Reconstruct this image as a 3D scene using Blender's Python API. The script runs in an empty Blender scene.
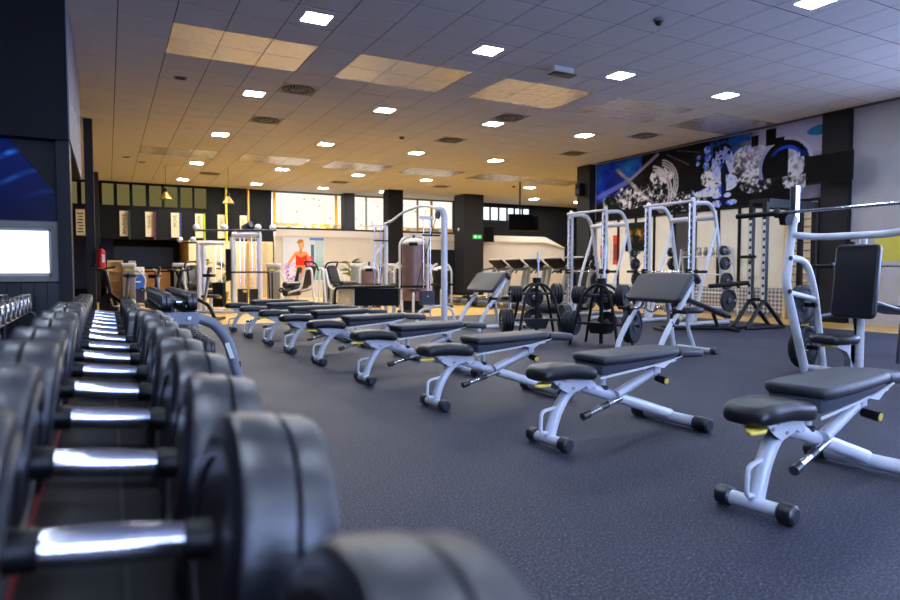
import bpy, bmesh, math, random
from mathutils import Matrix, Vector
random.seed(7)
PI = math.pi
scene = bpy.context.scene
COL = scene.collection

# ------------------------------------------------------------------ camera, world, exposure
cam_d = bpy.data.cameras.new('camera')
cam_d.sensor_width = 36.0
cam_d.lens = 25.6
cam_d.clip_start = 0.03
cam_d.clip_end = 200
cam_d.dof.use_dof = True
cam_d.dof.focus_distance = 5.0
cam_d.dof.aperture_fstop = 3.0
cam = bpy.data.objects.new('camera', cam_d)
COL.objects.link(cam)
cam.location = (0, 0, 1.0)
cam.rotation_euler = (math.radians(90 - 2.684), 0, math.radians(-28.093))
scene.camera = cam

world = bpy.data.worlds.new('daylight')
scene.world = world
world.use_nodes = True
bg = world.node_tree.nodes['Background']
bg.inputs[0].default_value = (0.42, 0.56, 1.0, 1)
bg.inputs[1].default_value = 13.0

scene.view_settings.view_transform = 'Standard'
scene.view_settings.look = 'None'
scene.view_settings.gamma = 1.0
scene.view_settings.use_curve_mapping = False
scene.view_settings.exposure = 0.0
try:
    scene.cycles.max_bounces = 8
    scene.cycles.diffuse_bounces = 5
    scene.cycles.glossy_bounces = 4
    scene.cycles.transmission_bounces = 4
    scene.cycles.sample_clamp_indirect = 6.0
    scene.cycles.caustics_reflective = False
    scene.cycles.caustics_refractive = False
    scene.cycles.use_denoising = True
except Exception:
    pass
COOL, NEUTRAL, WARM = (0.68, 0.80, 1.0), (1.0, 0.97, 0.93), (1.0, 0.985, 0.95)
LAMP_NEAR, LAMP_MID, LAMP_FAR = 118.0, 168.0, 316.0

# ------------------------------------------------------------------ materials
def srgb(r, g, b):
    f = lambda c: (c / 255 / 12.92) if c / 255 <= 0.04045 else ((c / 255 + 0.055) / 1.055) ** 2.4
    return (f(r), f(g), f(b), 1)

M = {}
def mat(name, col, rough=0.5, metal=0.0, spec=0.5, noise=None, bump=None, coat=0.0):
    """noise=(scale, amount) varies the base colour; bump=(scale, strength) gives fine relief."""
    m = bpy.data.materials.new(name)
    m.use_nodes = True
    nt = m.node_tree
    b = nt.nodes['Principled BSDF']
    c = srgb(*col)
    b.inputs['Base Color'].default_value = c
    b.inputs['Roughness'].default_value = rough
    b.inputs['Metallic'].default_value = metal
    b.inputs['Specular IOR Level'].default_value = spec
    b.inputs['Coat Weight'].default_value = coat
    tc = None
    if noise or bump:
        tc = nt.nodes.new('ShaderNodeTexCoord')
    if noise:
        n = nt.nodes.new('ShaderNodeTexNoise')
        n.inputs['Scale'].default_value = noise[0]
        n.inputs['Detail'].default_value = 4
        nt.links.new(tc.outputs['Object'], n.inputs['Vector'])
        r = nt.nodes.new('ShaderNodeValToRGB')
        a = noise[1]
        r.color_ramp.elements[0].position = 0.3
        r.color_ramp.elements[1].position = 0.7
        r.color_ramp.elements[0].color = [x * (1 - a) for x in c[:3]] + [1]
        r.color_ramp.elements[1].color = [min(1, x * (1 + a)) for x in c[:3]] + [1]
        nt.links.new(n.outputs['Fac'], r.inputs['Fac'])
        nt.links.new(r.outputs['Color'], b.inputs['Base Color'])
    if bump:
        n2 = nt.nodes.new('ShaderNodeTexNoise')
        n2.inputs['Scale'].default_value = bump[0]
        n2.inputs['Detail'].default_value = 3
        nt.links.new(tc.outputs['Object'], n2.inputs['Vector'])
        bp = nt.nodes.new('ShaderNodeBump')
        bp.inputs['Strength'].default_value = bump[1]
        bp.inputs['Distance'].default_value = 0.01
        nt.links.new(n2.outputs['Fac'], bp.inputs['Height'])
        nt.links.new(bp.outputs['Normal'], b.inputs['Normal'])
    M[name] = m
    return m

def emit(name, col, strength, linear=False):
    m = bpy.data.materials.new(name)
    m.use_nodes = True
    nt = m.node_tree
    nt.nodes.remove(nt.nodes['Principled BSDF'])
    e = nt.nodes.new('ShaderNodeEmission')
    e.inputs[0].default_value = (*col, 1) if linear else srgb(*col)
    e.inputs[1].default_value = strength
    nt.links.new(e.outputs[0], nt.nodes['Material Output'].inputs['Surface'])
    M[name] = m
    return m

mat('rubber_black', (22, 23, 33), 0.36, spec=1.0, bump=(160, 0.12), noise=(30, 0.12))
mat('rubber_far', (26, 27, 32), 0.5)
mat('chrome', (225, 225, 232), 0.16, 1.0)
mat('steel', (190, 192, 200), 0.3, 1.0)
mat('frame_grey', (214, 218, 228), 0.36, 0.1, noise=(12, 0.03))
mat('frame_white', (214, 216, 222), 0.36, 0.08, noise=(12, 0.03))
mat('frame_dark', (62, 65, 74), 0.4, 0.4)
mat('frame_mid', (112, 116, 126), 0.4, 0.3)
mat('frame_black', (12, 12, 14), 0.42, 0.0, spec=0.3)
mat('vinyl', (24, 25, 31), 0.34, bump=(220, 0.1), noise=(8, 0.08))
mat('vinyl_grey', (46, 47, 55), 0.45, bump=(260, 0.15), noise=(9, 0.06))
mat('shell', (58, 62, 74), 0.5, bump=(200, 0.08))
mat('plastic_black', (11, 11, 13), 0.55, spec=0.22)
mat('plastic_grey', (128, 126, 122), 0.5, noise=(6, 0.05))
mat('plastic_light', (190, 188, 184), 0.45)
mat('yellow', (232, 206, 84), 0.45)
mat('red', (190, 26, 30), 0.35)
mat('red_dark', (120, 16, 22), 0.5)
mat('white', (225, 222, 214), 0.55)
mat('cream', (226, 206, 160), 0.6, noise=(4, 0.03))
mat('cream_wall', (240, 232, 214), 0.7, noise=(3, 0.04), bump=(60, 0.05))
mat('partition', (206, 200, 190), 0.75, noise=(3, 0.03))
mat('plaster', (188, 184, 186), 0.85, noise=(5, 0.05), bump=(45, 0.3))
mat('wall_black', (13, 13, 15), 0.75, spec=0.25, noise=(5, 0.08), bump=(60, 0.05))
mat('wall_grey', (58, 57, 60), 0.7, noise=(4, 0.05), bump=(60, 0.05))
mat('column', (27, 27, 33), 0.6, spec=0.3, noise=(5, 0.06), bump=(60, 0.05))
mat('soffit', (17, 17, 23), 0.7, spec=0.25, noise=(4, 0.06), bump=(60, 0.04))
mat('soffit_lit_side', (108, 108, 128), 0.6, noise=(4, 0.06), bump=(60, 0.04))  # lit face of the soffit, its brightness put into the colour
mat('tile', (200, 199, 202), 0.9, bump=(420, 0.25))
mat('tile_grid', (62, 62, 68), 0.6)
mat('plenum', (20, 20, 22), 0.9)
mat('vent', (92, 88, 84), 0.5, 0.3)
mat('bronze', (128, 106, 104), 0.36, 0.6, noise=(5, 0.15))
mat('wood', (190, 140, 74), 0.5, noise=(9, 0.2))
mat('wood_pale', (214, 186, 132), 0.55, noise=(9, 0.1))
mat('blue', (24, 92, 200), 0.5)
mat('navy', (16, 22, 70), 0.5)
mat('leaf', (92, 118, 60), 0.6, noise=(8, 0.3))
mat('leaf_yellow', (176, 170, 50), 0.6, noise=(8, 0.3))
mat('pot', (120, 110, 100), 0.7)
mat('screen', (6, 6, 8), 0.5, spec=0.1)
mat('glass_dark', (22, 23, 26), 0.35, 0.0, 0.4)
mat('yellow_drape', (232, 176, 44), 0.8)
mat('green_fin', (20, 58, 28), 0.5)
mat('magenta_fin', (80, 16, 46), 0.5)
mat('blue_fin', (26, 40, 110), 0.5)
mat('lime_fin', (160, 172, 30), 0.5)
mat('yellow_fin', (226, 214, 40), 0.5)
mat('orange_fin', (224, 140, 30), 0.5)
mat('text_dark', (60, 50, 40), 0.6)
mat('paper_red', (214, 52, 40), 0.6)
mat('skin', (226, 150, 100), 0.7)
mat('checker', (150, 150, 156), 0.35, 0.8)
mat('brass', (190, 150, 80), 0.35, 0.8)
emit('lamp_cool', COOL, LAMP_NEAR, True)
emit('lamp_mid', NEUTRAL, LAMP_MID, True)
emit('lamp_warm', WARM, LAMP_FAR, True)
emit('spot_warm', (1.0, 0.75, 0.4), 30.0, True)
emit('green_sign', (60, 200, 90), 1.2)
emit('sign_white', (230, 240, 230), 1.2)
emit('window_olive', (190, 176, 110), 0.28)

def nodes_of(name):
    m = bpy.data.materials.new(name)
    m.use_nodes = True
    M[name] = m
    nt = m.node_tree
    return nt, nt.nodes['Principled BSDF']

def rubber_floor():
    nt, b = nodes_of('rubber_floor')
    tc = nt.nodes.new('ShaderNodeTexCoord')
    n1 = nt.nodes.new('ShaderNodeTexNoise'); n1.inputs['Scale'].default_value = 100; n1.inputs['Detail'].default_value = 4; n1.inputs['Roughness'].default_value = 0.9
    n2 = nt.nodes.new('ShaderNodeTexNoise'); n2.inputs['Scale'].default_value = 1.3; n2.inputs['Detail'].default_value = 5
    for n in (n1, n2): nt.links.new(tc.outputs['Object'], n.inputs['Vector'])
    r = nt.nodes.new('ShaderNodeValToRGB')
    e = r.color_ramp.elements
    e[0].position = 0.42; e[0].color = srgb(20, 21, 30)
    e[1].position = 0.66; e[1].color = srgb(136, 142, 182)
    k = e.new(0.54); k.color = srgb(46, 48, 62)
    nt.links.new(n1.outputs['Fac'], r.inputs['Fac'])
    mx = nt.nodes.new('ShaderNodeMixRGB'); mx.blend_type = 'MULTIPLY'; mx.inputs[0].default_value = 0.35
    nt.links.new(r.outputs[0], mx.inputs[1]); nt.links.new(n2.outputs['Fac'], mx.inputs[2])
    nt.links.new(mx.outputs[0], b.inputs['Base Color'])
    rr = nt.nodes.new('ShaderNodeMapRange'); rr.inputs[3].default_value = 0.5; rr.inputs[4].default_value = 0.72
    nt.links.new(n2.outputs['Fac'], rr.inputs[0]); nt.links.new(rr.outputs[0], b.inputs['Roughness'])
    bp = nt.nodes.new('ShaderNodeBump'); bp.inputs['Strength'].default_value = 0.35; bp.inputs['Distance'].default_value = 0.004
    nt.links.new(n1.outputs['Fac'], bp.inputs['Height']); nt.links.new(bp.outputs[0], b.inputs['Normal'])
    b.inputs['Specular IOR Level'].default_value = 0.35
rubber_floor()

def foil():
    nt, b = nodes_of('foil')
    tc = nt.nodes.new('ShaderNodeTexCoord')
    n1 = nt.nodes.new('ShaderNodeTexNoise'); n1.inputs['Scale'].default_value = 3.2; n1.inputs['Detail'].default_value = 3; n1.inputs['Distortion'].default_value = 1.6
    nt.links.new(tc.outputs['Object'], n1.inputs['Vector'])
    bp = nt.nodes.new('ShaderNodeBump'); bp.inputs['Strength'].default_value = 0.5; bp.inputs['Distance'].default_value = 0.03
    nt.links.new(n1.outputs['Fac'], bp.inputs['Height']); nt.links.new(bp.outputs[0], b.inputs['Normal'])
    b.inputs['Base Color'].default_value = srgb(236, 236, 242)
    b.inputs['Metallic'].default_value = 0.65
    b.inputs['Roughness'].default_value = 0.27
foil()

def knurl():
    nt, b = nodes_of('knurled_chrome')
    tc = nt.nodes.new('ShaderNodeTexCoord')
    ck = nt.nodes.new('ShaderNodeTexVoronoi'); ck.inputs['Scale'].default_value = 420
    nt.links.new(tc.outputs['Object'], ck.inputs['Vector'])
    bp = nt.nodes.new('ShaderNodeBump'); bp.inputs['Strength'].default_value = 0.12; bp.inputs['Distance'].default_value = 0.0006
    nt.links.new(ck.outputs['Distance'], bp.inputs['Height']); nt.links.new(bp.outputs[0], b.inputs['Normal'])
    b.inputs['Base Color'].default_value = srgb(228, 226, 234)
    b.inputs['Metallic'].default_value = 1.0
    b.inputs['Roughness'].default_value = 0.13
knurl()

def dotted_window():
    m = bpy.data.materials.new('dotted_window'); m.use_nodes = True; M['dotted_window'] = m
    nt = m.node_tree; nt.nodes.remove(nt.nodes['Principled BSDF'])
    tc = nt.nodes.new('ShaderNodeTexCoord')
    mp = nt.nodes.new('ShaderNodeMapping'); mp.inputs['Scale'].default_value = (1, 0, 1)
    nt.links.new(tc.outputs['Object'], mp.inputs[0])
    v = nt.nodes.new('ShaderNodeTexVoronoi'); v.inputs['Scale'].default_value = 4.6
    nt.links.new(mp.outputs[0], v.inputs['Vector'])
    r = nt.nodes.new('ShaderNodeValToRGB'); r.color_ramp.interpolation = 'CONSTANT'
    r.color_ramp.elements[0].color = (1, 1, 1, 1); r.color_ramp.elements[1].position = 0.16; r.color_ramp.elements[1].color = (0, 0, 0, 1)
    nt.links.new(v.outputs['Distance'], r.inputs['Fac'])
    hue = nt.nodes.new('ShaderNodeValToRGB'); hue.color_ramp.interpolation = 'CONSTANT'
    hue.color_ramp.elements[0].color = srgb(150, 150, 140)
    hue.color_ramp.elements[1].position = 0.78; hue.color_ramp.elements[1].color = srgb(240, 170, 40)
    q = hue.color_ramp.elements.new(0.35); q.color = srgb(250, 236, 214)
    sep = nt.nodes.new('ShaderNodeSeparateColor'); nt.links.new(v.outputs['Color'], sep.inputs[0]); nt.links.new(sep.outputs[0], hue.inputs['Fac'])
    mx = nt.nodes.new('ShaderNodeMixRGB'); mx.inputs[1].default_value = srgb(255, 246, 232)
    nt.links.new(r.outputs[0], mx.inputs[0]); nt.links.new(hue.outputs[0], mx.inputs[2])
    e = nt.nodes.new('ShaderNodeEmission'); e.inputs[1].default_value = 1.15
    nt.links.new(mx.outputs[0], e.inputs[0]); nt.links.new(e.outputs[0], nt.nodes['Material Output'].inputs['Surface'])
dotted_window()
emit('window_day', (235, 246, 255), 1.6)

def printed(name, rough=0.5, strength=0.0):
    """flat print: colours come from the mesh colour attribute 'print'"""
    nt, b = nodes_of(name)
    a = nt.nodes.new('ShaderNodeAttribute'); a.attribute_name = 'print'
    nt.links.new(a.outputs['Color'], b.inputs['Base Color'])
    b.inputs['Roughness'].default_value = rough
    b.inputs['Specular IOR Level'].default_value = 0.12
printed('print_matt', 0.7)
printed('print_gloss', 0.35)

# ------------------------------------------------------------------ mesh helpers
def rot_to(d):
    """matrix whose z axis points along d"""
    return Vector(d).to_track_quat('Z', 'Y').to_matrix().to_4x4()

class MB:
    def __init__(self):
        self.v = []; self.f = []
    def add(self, vs, fs, T=None):
        o = len(self.v)
        if T is not None: vs = [T @ Vector(p) for p in vs]
        self.v += [tuple(p) for p in vs]
        self.f += [tuple(i + o for i in f) for f in fs]
        return self
    def box(self, c, s, T=None):
        x, y, z = [k / 2 for k in s]
        vs = [(c[0] + a * x, c[1] + b * y, c[2] + d * z) for a in (-1, 1) for b in (-1, 1) for d in (-1, 1)]
        fs = [(0, 1, 3, 2), (4, 6, 7, 5), (0, 4, 5, 1), (2, 3, 7, 6), (0, 2, 6, 4), (1, 5, 7, 3)]
        return self.add(vs, fs, T)
    def b(self, x0, x1, y0, y1, z0, z1, T=None):
        return self.box(((x0 + x1) / 2, (y0 + y1) / 2, (z0 + z1) / 2), (x1 - x0, y1 - y0, z1 - z0), T)
    def lathe(self, prof, n=24, T=None, ring=False):
        vs = []; fs = []
        for (r, z) in prof:
            for k in range(n):
                a = 2 * PI * k / n
                vs.append((r * math.cos(a), r * math.sin(a), z))
        for i in range(len(prof) - 1):
            for k in range(n):
                k2 = (k + 1) % n
                fs.append((i * n + k, i * n + k2, (i + 1) * n + k2, (i + 1) * n + k))
        if ring:
            m = (len(prof) - 1) * n
            fs += [(m + k, m + (k + 1) % n, (k + 1) % n, k) for k in range(n)]
        elif prof[0][0] > 1e-6: fs.append(tuple(reversed(range(n))))
        if not ring and prof[-1][0] > 1e-6: fs.append(tuple(range((len(prof) - 1) * n, len(prof) * n)))
        return self.add(vs, fs, T)
    def cyl(self, p0, p1, r, r1=None, n=16, ch=0.0, T=None):
        p0 = Vector(p0); p1 = Vector(p1); d = p1 - p0; L = d.length
        r1 = r if r1 is None else r1
        if ch: prof = [(r - ch, 0), (r, ch), (r1, L - ch), (r1 - ch, L)]
        else: prof = [(r, 0), (r1, L)]
        A = Matrix.Translation(p0) @ rot_to(d)
        return self.lathe(prof, n, A if T is None else T @ A)
    def ball(self, c, r, n=16, m=8, T=None, sq=(1, 1, 1)):
        prof = [(r * math.sin(PI * i / m), -r * math.cos(PI * i / m)) for i in range(m + 1)]
        prof[0] = (1e-7, -r); prof[-1] = (1e-7, r)
        A = Matrix.Translation(c) @ Matrix.Diagonal((*sq, 1))
        return self.lathe(prof, n, A if T is None else T @ A)
    def tube(self, pts, r, n=10, bend=0.0, seg=5, ry=None, T=None, closed=False):
        P = [Vector(p) for p in pts]
        if bend > 0 and len(P) > 2:
            Q = [P[0]]
            for i in range(1, len(P) - 1):
                a = P[i - 1] - P[i]; c = P[i + 1] - P[i]
                bl = min(bend, a.length * 0.48, c.length * 0.48)
                s = P[i] + a.normalized() * bl; e = P[i] + c.normalized() * bl
                for k in range(seg + 1):
                    t = k / seg
                    Q.append(s * (1 - t) ** 2 + P[i] * 2 * t * (1 - t) + e * t * t)
            Q.append(P[-1]); P = Q
        N = len(P)
        tang = []
        for i in range(N):
            if closed: d = P[(i + 1) % N] - P[i - 1]
            else: d = P[min(i + 1, N - 1)] - P[max(i - 1, 0)]
            tang.append(d.normalized())
        up = Vector((0, 0, 1)) if abs(tang[0].z) < 0.9 else Vector((0, 1, 0))
        u = tang[0].cross(up).normalized()
        vs = []; fs = []
        ry = r if ry is None else ry
        for i in range(N):
            t = tang[i]
            u = (u - t * u.dot(t)).normalized()
            w = t.cross(u)
            for k in range(n):
                a = 2 * PI * k / n
                vs.append(P[i] + u * (r * math.cos(a)) + w * (ry * math.sin(a)))
        for i in range(N - 1 + (1 if closed else 0)):
            j = (i + 1) % N
            for k in range(n):
                k2 = (k + 1) % n
                fs.append((i * n + k, i * n + k2, j * n + k2, j * n + k))
        if not closed:
            fs.append(tuple(reversed(range(n))))
            fs.append(tuple(range((N - 1) * n, N * n)))
        return self.add(vs, fs, T)
    def pad(self, out, z0, z1, er=0.015, T=None, seg=3, f=None):
        """cushion: closed outline in xy (counter-clockwise) with rounded top and bottom edges; f(x,y,z) bends it"""
        n = len(out)
        nor = []
        for i in range(n):
            a = Vector(out[i - 1]); b_ = Vector(out[i]); c = Vector(out[(i + 1) % n])
            d = (c - a)
            d = d.normalized() if d.length > 1e-9 else Vector((1, 0))
            nor.append((-d.y, d.x))
        lay = []
        for k in range(seg + 1):
            a = PI / 2 * k / seg
            lay.append((er * (1 - math.sin(a)), z0 + er * (1 - math.cos(a))))
        for k in range(seg + 1):
            a = PI / 2 * k / seg
            lay.append((er * (1 - math.cos(a)), z1 - er + er * math.sin(a)))
        vs = []; fs = []
        for (ins, z) in lay:
            for i in range(n):
                p = (out[i][0] + nor[i][0] * ins, out[i][1] + nor[i][1] * ins, z)
                vs.append(p if f is None else f(*p))
        for j in range(len(lay) - 1):
            for i in range(n):
                i2 = (i + 1) % n
                fs.append((j * n + i, j * n + i2, (j + 1) * n + i2, (j + 1) * n + i))
        fs.append(tuple(reversed(range(n))))
        fs.append(tuple(range((len(lay) - 1) * n, len(lay) * n)))
        return self.add(vs, fs, T)
    def rbox(self, c, s, r, er=None, T=None):
        A = Matrix.Translation(c)
        return self.pad(rr(s[0], s[1], r), -s[2] / 2, s[2] / 2, er or min(r, s[2] * 0.45), A if T is None else T @ A)
    def prism(self, poly, d0, d1, plane='xz', T=None):
        n = len(poly)
        mk = {'xz': lambda p, d: (p[0], d, p[1]), 'yz': lambda p, d: (d, p[0], p[1]), 'xy': lambda p, d: (p[0], p[1], d)}[plane]
        vs = [mk(p, d0) for p in poly] + [mk(p, d1) for p in poly]
        fs = [tuple(range(n)), tuple(reversed(range(n, 2 * n)))]
        fs += [(i, n + i, n + (i + 1) % n, (i + 1) % n) for i in range(n)]
        return self.add(vs, fs, T)
    def mesh(self, name, m, ang=38):
        me = bpy.data.meshes.new(name)
        me.from_pydata(self.v, [], self.f)
        bm = bmesh.new(); bm.from_mesh(me)
        bmesh.ops.recalc_face_normals(bm, faces=bm.faces)
        bm.to_mesh(me); bm.free()
        me.materials.append(M[m])
        for p in me.polygons: p.use_smooth = True
        me.set_sharp_from_angle(angle=math.radians(ang))
        return me
    def build(self, name, m, parent=None, loc=None, label=None, ang=38):
        o = bpy.data.objects.new(name, self.mesh(name, m, ang))
        COL.objects.link(o)
        if parent is not None: o.parent = parent
        if loc is not None: o.location = loc
        if label: o['label'] = label
        return o

def rr(w, h, r, n=5):
    """rounded rectangle outline, counter-clockwise"""
    r = min(r, w / 2 - 1e-4, h / 2 - 1e-4)
    pts = []
    for (cx, cy, a0) in ((w / 2 - r, h / 2 - r, 0), (-w / 2 + r, h / 2 - r, PI / 2), (-w / 2 + r, -h / 2 + r, PI), (w / 2 - r, -h / 2 + r, 1.5 * PI)):
        for k in range(n + 1):
            a = a0 + PI / 2 * k / n
            pts.append((cx + r * math.cos(a), cy + r * math.sin(a)))
    return pts

def smooth_poly(pts, it=2):
    """closed corner-cutting for soft outlines"""
    for _ in range(it):
        q = []
        for i in range(len(pts)):
            a = pts[i]; b_ = pts[(i + 1) % len(pts)]
            q.append((a[0] * .75 + b_[0] * .25, a[1] * .75 + b_[1] * .25))
            q.append((a[0] * .25 + b_[0] * .75, a[1] * .25 + b_[1] * .75))
        pts = q
    return pts

def thing(name, label, cat, loc=(0, 0, 0), rz=0.0, group=None):
    o = bpy.data.objects.new(name, None)
    o.empty_display_size = 0.1
    COL.objects.link(o)
    o.location = loc; o.rotation_euler = (0, 0, rz)
    o['label'] = label; o['category'] = cat
    if group: o['group'] = group
    return o

def tag(o, label, cat, group=None):
    o['label'] = label; o['category'] = cat
    if group: o['group'] = group
    return o

def struct(mb, name, m, parent=None):
    o = mb.build(name, m, parent)
    if parent is None: o['kind'] = 'structure'
    return o

def copy_tree(o, parent=None):
    c = o.copy(); COL.objects.link(c); c.parent = parent
    for ch in o.children: copy_tree(ch, c)
    return c

def place(o, loc, rz=None, label=None, group=None):
    o.location = loc
    if rz is not None: o.rotation_euler = (0, 0, rz)
    if label: o['label'] = label
    if group: o['group'] = group
    return o

def text_obj(body, size, name, m, parent, loc, rot, align='CENTER', label=None):
    """lettering turned into a thin mesh"""
    cu = bpy.data.curves.new(name, 'FONT')
    cu.body = body; cu.size = size; cu.align_x = align; cu.align_y = 'CENTER'; cu.extrude = 0.002; cu.resolution_u = 2
    t = bpy.data.objects.new(name, cu); COL.objects.link(t)
    dg = bpy.context.evaluated_depsgraph_get()
    me = bpy.data.meshes.new_from_object(t.evaluated_get(dg))
    bpy.data.objects.remove(t); bpy.data.curves.remove(cu)
    me.name = name; me.materials.clear(); me.materials.append(M[m])
    o = bpy.data.objects.new(name, me); COL.objects.link(o)
    o.parent = parent; o.location = loc; o.rotation_euler = rot
    if label: o['label'] = label
    return o

def print_grid(name, nu, nv, fpos, fcol, m, parent=None):
    """flat printed sheet: nu x nv cells, fpos(u,v)->point, fcol(u,v)->sRGB; colours per cell in the attribute 'print'"""
    vs = [fpos(i / nu, j / nv) for j in range(nv + 1) for i in range(nu + 1)]
    fs = [(j * (nu + 1) + i, j * (nu + 1) + i + 1, (j + 1) * (nu + 1) + i + 1, (j + 1) * (nu + 1) + i) for j in range(nv) for i in range(nu)]
    me = bpy.data.meshes.new(name)
    me.from_pydata(vs, [], fs)
    at = me.color_attributes.new('print', 'FLOAT_COLOR', 'POINT')
    buf = []
    for j in range(nv + 1):
        for i in range(nu + 1):
            buf += list(srgb(*fcol(i / nu, j / nv)))
    at.data.foreach_set('color', buf)
    me.materials.append(M[m])
    o = bpy.data.objects.new(name, me); COL.objects.link(o)
    if parent is not None: o.parent = parent
    return o

ORD = ['nearest', 'second', 'third', 'fourth', 'fifth', 'sixth', 'seventh', 'eighth', 'ninth', 'tenth', 'eleventh', 'twelfth', 'thirteenth', 'fourteenth']
# ================================================================== the setting
XL, XR, YB, YF, HC = -1.6, 12.35, -4.2, 24.6, 4.0
YC, XFR = 14.4, 20.4           # the right wall ends here and the hall widens to the right
GX0, GY0, GX, GY = 0.165, 8.56, 0.6, 0.62

# floors
struct(MB().b(XL, 10.9, YB, 12.3, -0.1, 0.0), 'floor', 'rubber_floor')
wood_floor = MB().b(10.902, XR, YB, 12.3, -0.1, -0.004).b(XL, XFR, 12.302, 28.0, -0.1, -0.004)
def wood_plank_mat():
    nt, b = nodes_of('wood_floor')
    tc = nt.nodes.new('ShaderNodeTexCoord')
    br = nt.nodes.new('ShaderNodeTexBrick')
    br.inputs['Scale'].default_value = 1.0; br.inputs['Brick Width'].default_value = 1.4; br.inputs['Row Height'].default_value = 0.16
    br.inputs['Mortar Size'].default_value = 0.004
    br.inputs['Color1'].default_value = srgb(214, 166, 84); br.inputs['Color2'].default_value = srgb(228, 184, 100); br.inputs['Mortar'].default_value = srgb(140, 106, 60)
    nt.links.new(tc.outputs['Object'], br.inputs['Vector'])
    nt.links.new(br.outputs['Color'], b.inputs['Base Color'])
    b.inputs['Roughness'].default_value = 0.36
wood_plank_mat()
struct(wood_floor, 'floor', 'wood_floor')

# walls
struct(MB().b(XL - 0.2, XL, YB, YF, -0.1, HC + 0.1), 'wall_left', 'wall_black')
rwall = MB().b(XR, XR + 0.2, 4.9, YC, -0.1, HC).b(XR, XR + 0.2, YB, 4.9, -0.1, 0.8).b(XR, XR + 0.2, YB, 4.9, 3.5, HC).b(XR, XR + 0.2, YB, YB + 0.3, 0.8, 3.5).b(XR, XR + 0.2, 0.3, 0.6, 0.8, 3.5)
struct(rwall, 'wall_right', 'plaster')
for wn, (wy0, wy1) in enumerate(((YB + 0.3, 0.3), (0.6, 4.9))):  # unseen window openings, added to light the near half of the hall
    wf = struct(MB().b(XR + 0.05, XR + 0.12, wy0, wy1, 0.8, 0.86).b(XR + 0.05, XR + 0.12, wy0, wy1, 3.44, 3.5), 'window_%d' % (40 + wn), 'frame_dark')
    for k in range(5):
        y = wy0 + 0.03 + (wy1 - wy0 - 0.06) * k / 4
        MB().b(XR + 0.05, XR + 0.12, y - 0.03, y + 0.03, 0.86, 3.44).build('mullion', 'frame_dark', wf)
struct(MB().b(XR + 0.2, XFR, YC - 0.2, YC, -0.1, HC + 0.1), 'wall_return', 'wall_grey')
struct(MB().b(XFR, XFR + 0.2, YC - 0.2, YF, -0.1, HC + 0.1), 'wall_far_right', 'wall_grey')
# rear wall behind the camera
rw = MB().b(XL, XR, YB - 0.2, YB, -0.1, 0.8).b(XL, XR, YB - 0.2, YB, 3.4, HC).b(XL, -1.2, YB - 0.2, YB, 0.8, 3.4).b(3.2, XR, YB - 0.2, YB, 0.8, 3.4)
struct(rw, 'wall_rear', 'plaster')
wf = struct(MB().b(-1.2, 3.2, YB - 0.12, YB - 0.05, 0.8, 0.86).b(-1.2, 3.2, YB - 0.12, YB - 0.05, 3.34, 3.4), 'window_45', 'frame_dark')  # rear window out of view, added to bring in daylight
for k in range(4):
    MB().b(-1.2 + 1.46 * k, -1.14 + 1.447 * k, YB - 0.12, YB - 0.05, 0.86, 3.34).build('mullion', 'frame_dark', wf)

# far back wall: black panelled on the left over a recess, windows to the right
bw = MB()
bw.b(XL, 5.5, YF, YF + 0.2, 2.06, HC)
bw.b(5.5, XFR, YF, YF + 0.2, -0.1, 2.62)
bw.b(13.3, XFR, YF, YF + 0.2, 3.86, HC)
bw.b(5.5, 13.3, YF, YF + 0.2, 3.985, HC)
bw.b(13.3, 14.75, YF, YF + 0.2, 2.62, 3.86)
bw.b(17.35, XFR, YF, YF + 0.2, 2.62, 3.86)
bw.b(14.75, 17.35, YF, YF + 0.2, 2.62, 3.2)
struct(bw, 'wall_back', 'wall_black')
struct(MB().b(2.55, 5.5, YF - 0.12, YF + 0.2, -0.1, 2.06), 'wall_back_cream', 'cream')
# recess under the black wall
struct(MB().b(XL, 2.55, 27.8, 28.0, -0.1, 2.4), 'wall_recess_back', 'wall_black')
struct(MB().b(2.55, 2.75, YF + 0.2, 27.8, -0.1, 2.4), 'wall_recess_right', 'wood_pale')
struct(MB().b(XL - 0.2, XL, YF, 28.0, -0.1, 2.4), 'wall_recess_left', 'wall_black')
rc = struct(MB().b(XL, 2.75, YF + 0.2, 28.0, 2.34, 2.42), 'ceiling_recess', 'plenum')
for k in range(9):
    x = XL + 0.02 + k * 0.47
    MB().b(x, x + 0.43, YF + 0.22, 27.7, 2.28, 2.32).build('slat', 'wood', rc)
# floor beyond the recess edge is the same wood
# pale glazed panels high on the black wall
for k, (xa, xb) in enumerate([(-1.25, -0.85), (-0.72, -0.3), (-0.12, 0.22), (0.33, 0.70), (0.80, 1.2), (1.32, 1.7), (1.8, 2.21), (2.32, 2.7), (2.78, 3.17)]):
    w = struct(MB().b(xa - 0.05, xb + 0.05, YF - 0.03, YF - 0.001, 3.15, 3.95), 'window_%d' % (k + 1), 'wall_black')
    MB().b(xa, xb, YF - 0.045, YF - 0.031, 3.2, 3.91).build('pane', 'window_olive', w)

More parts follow.
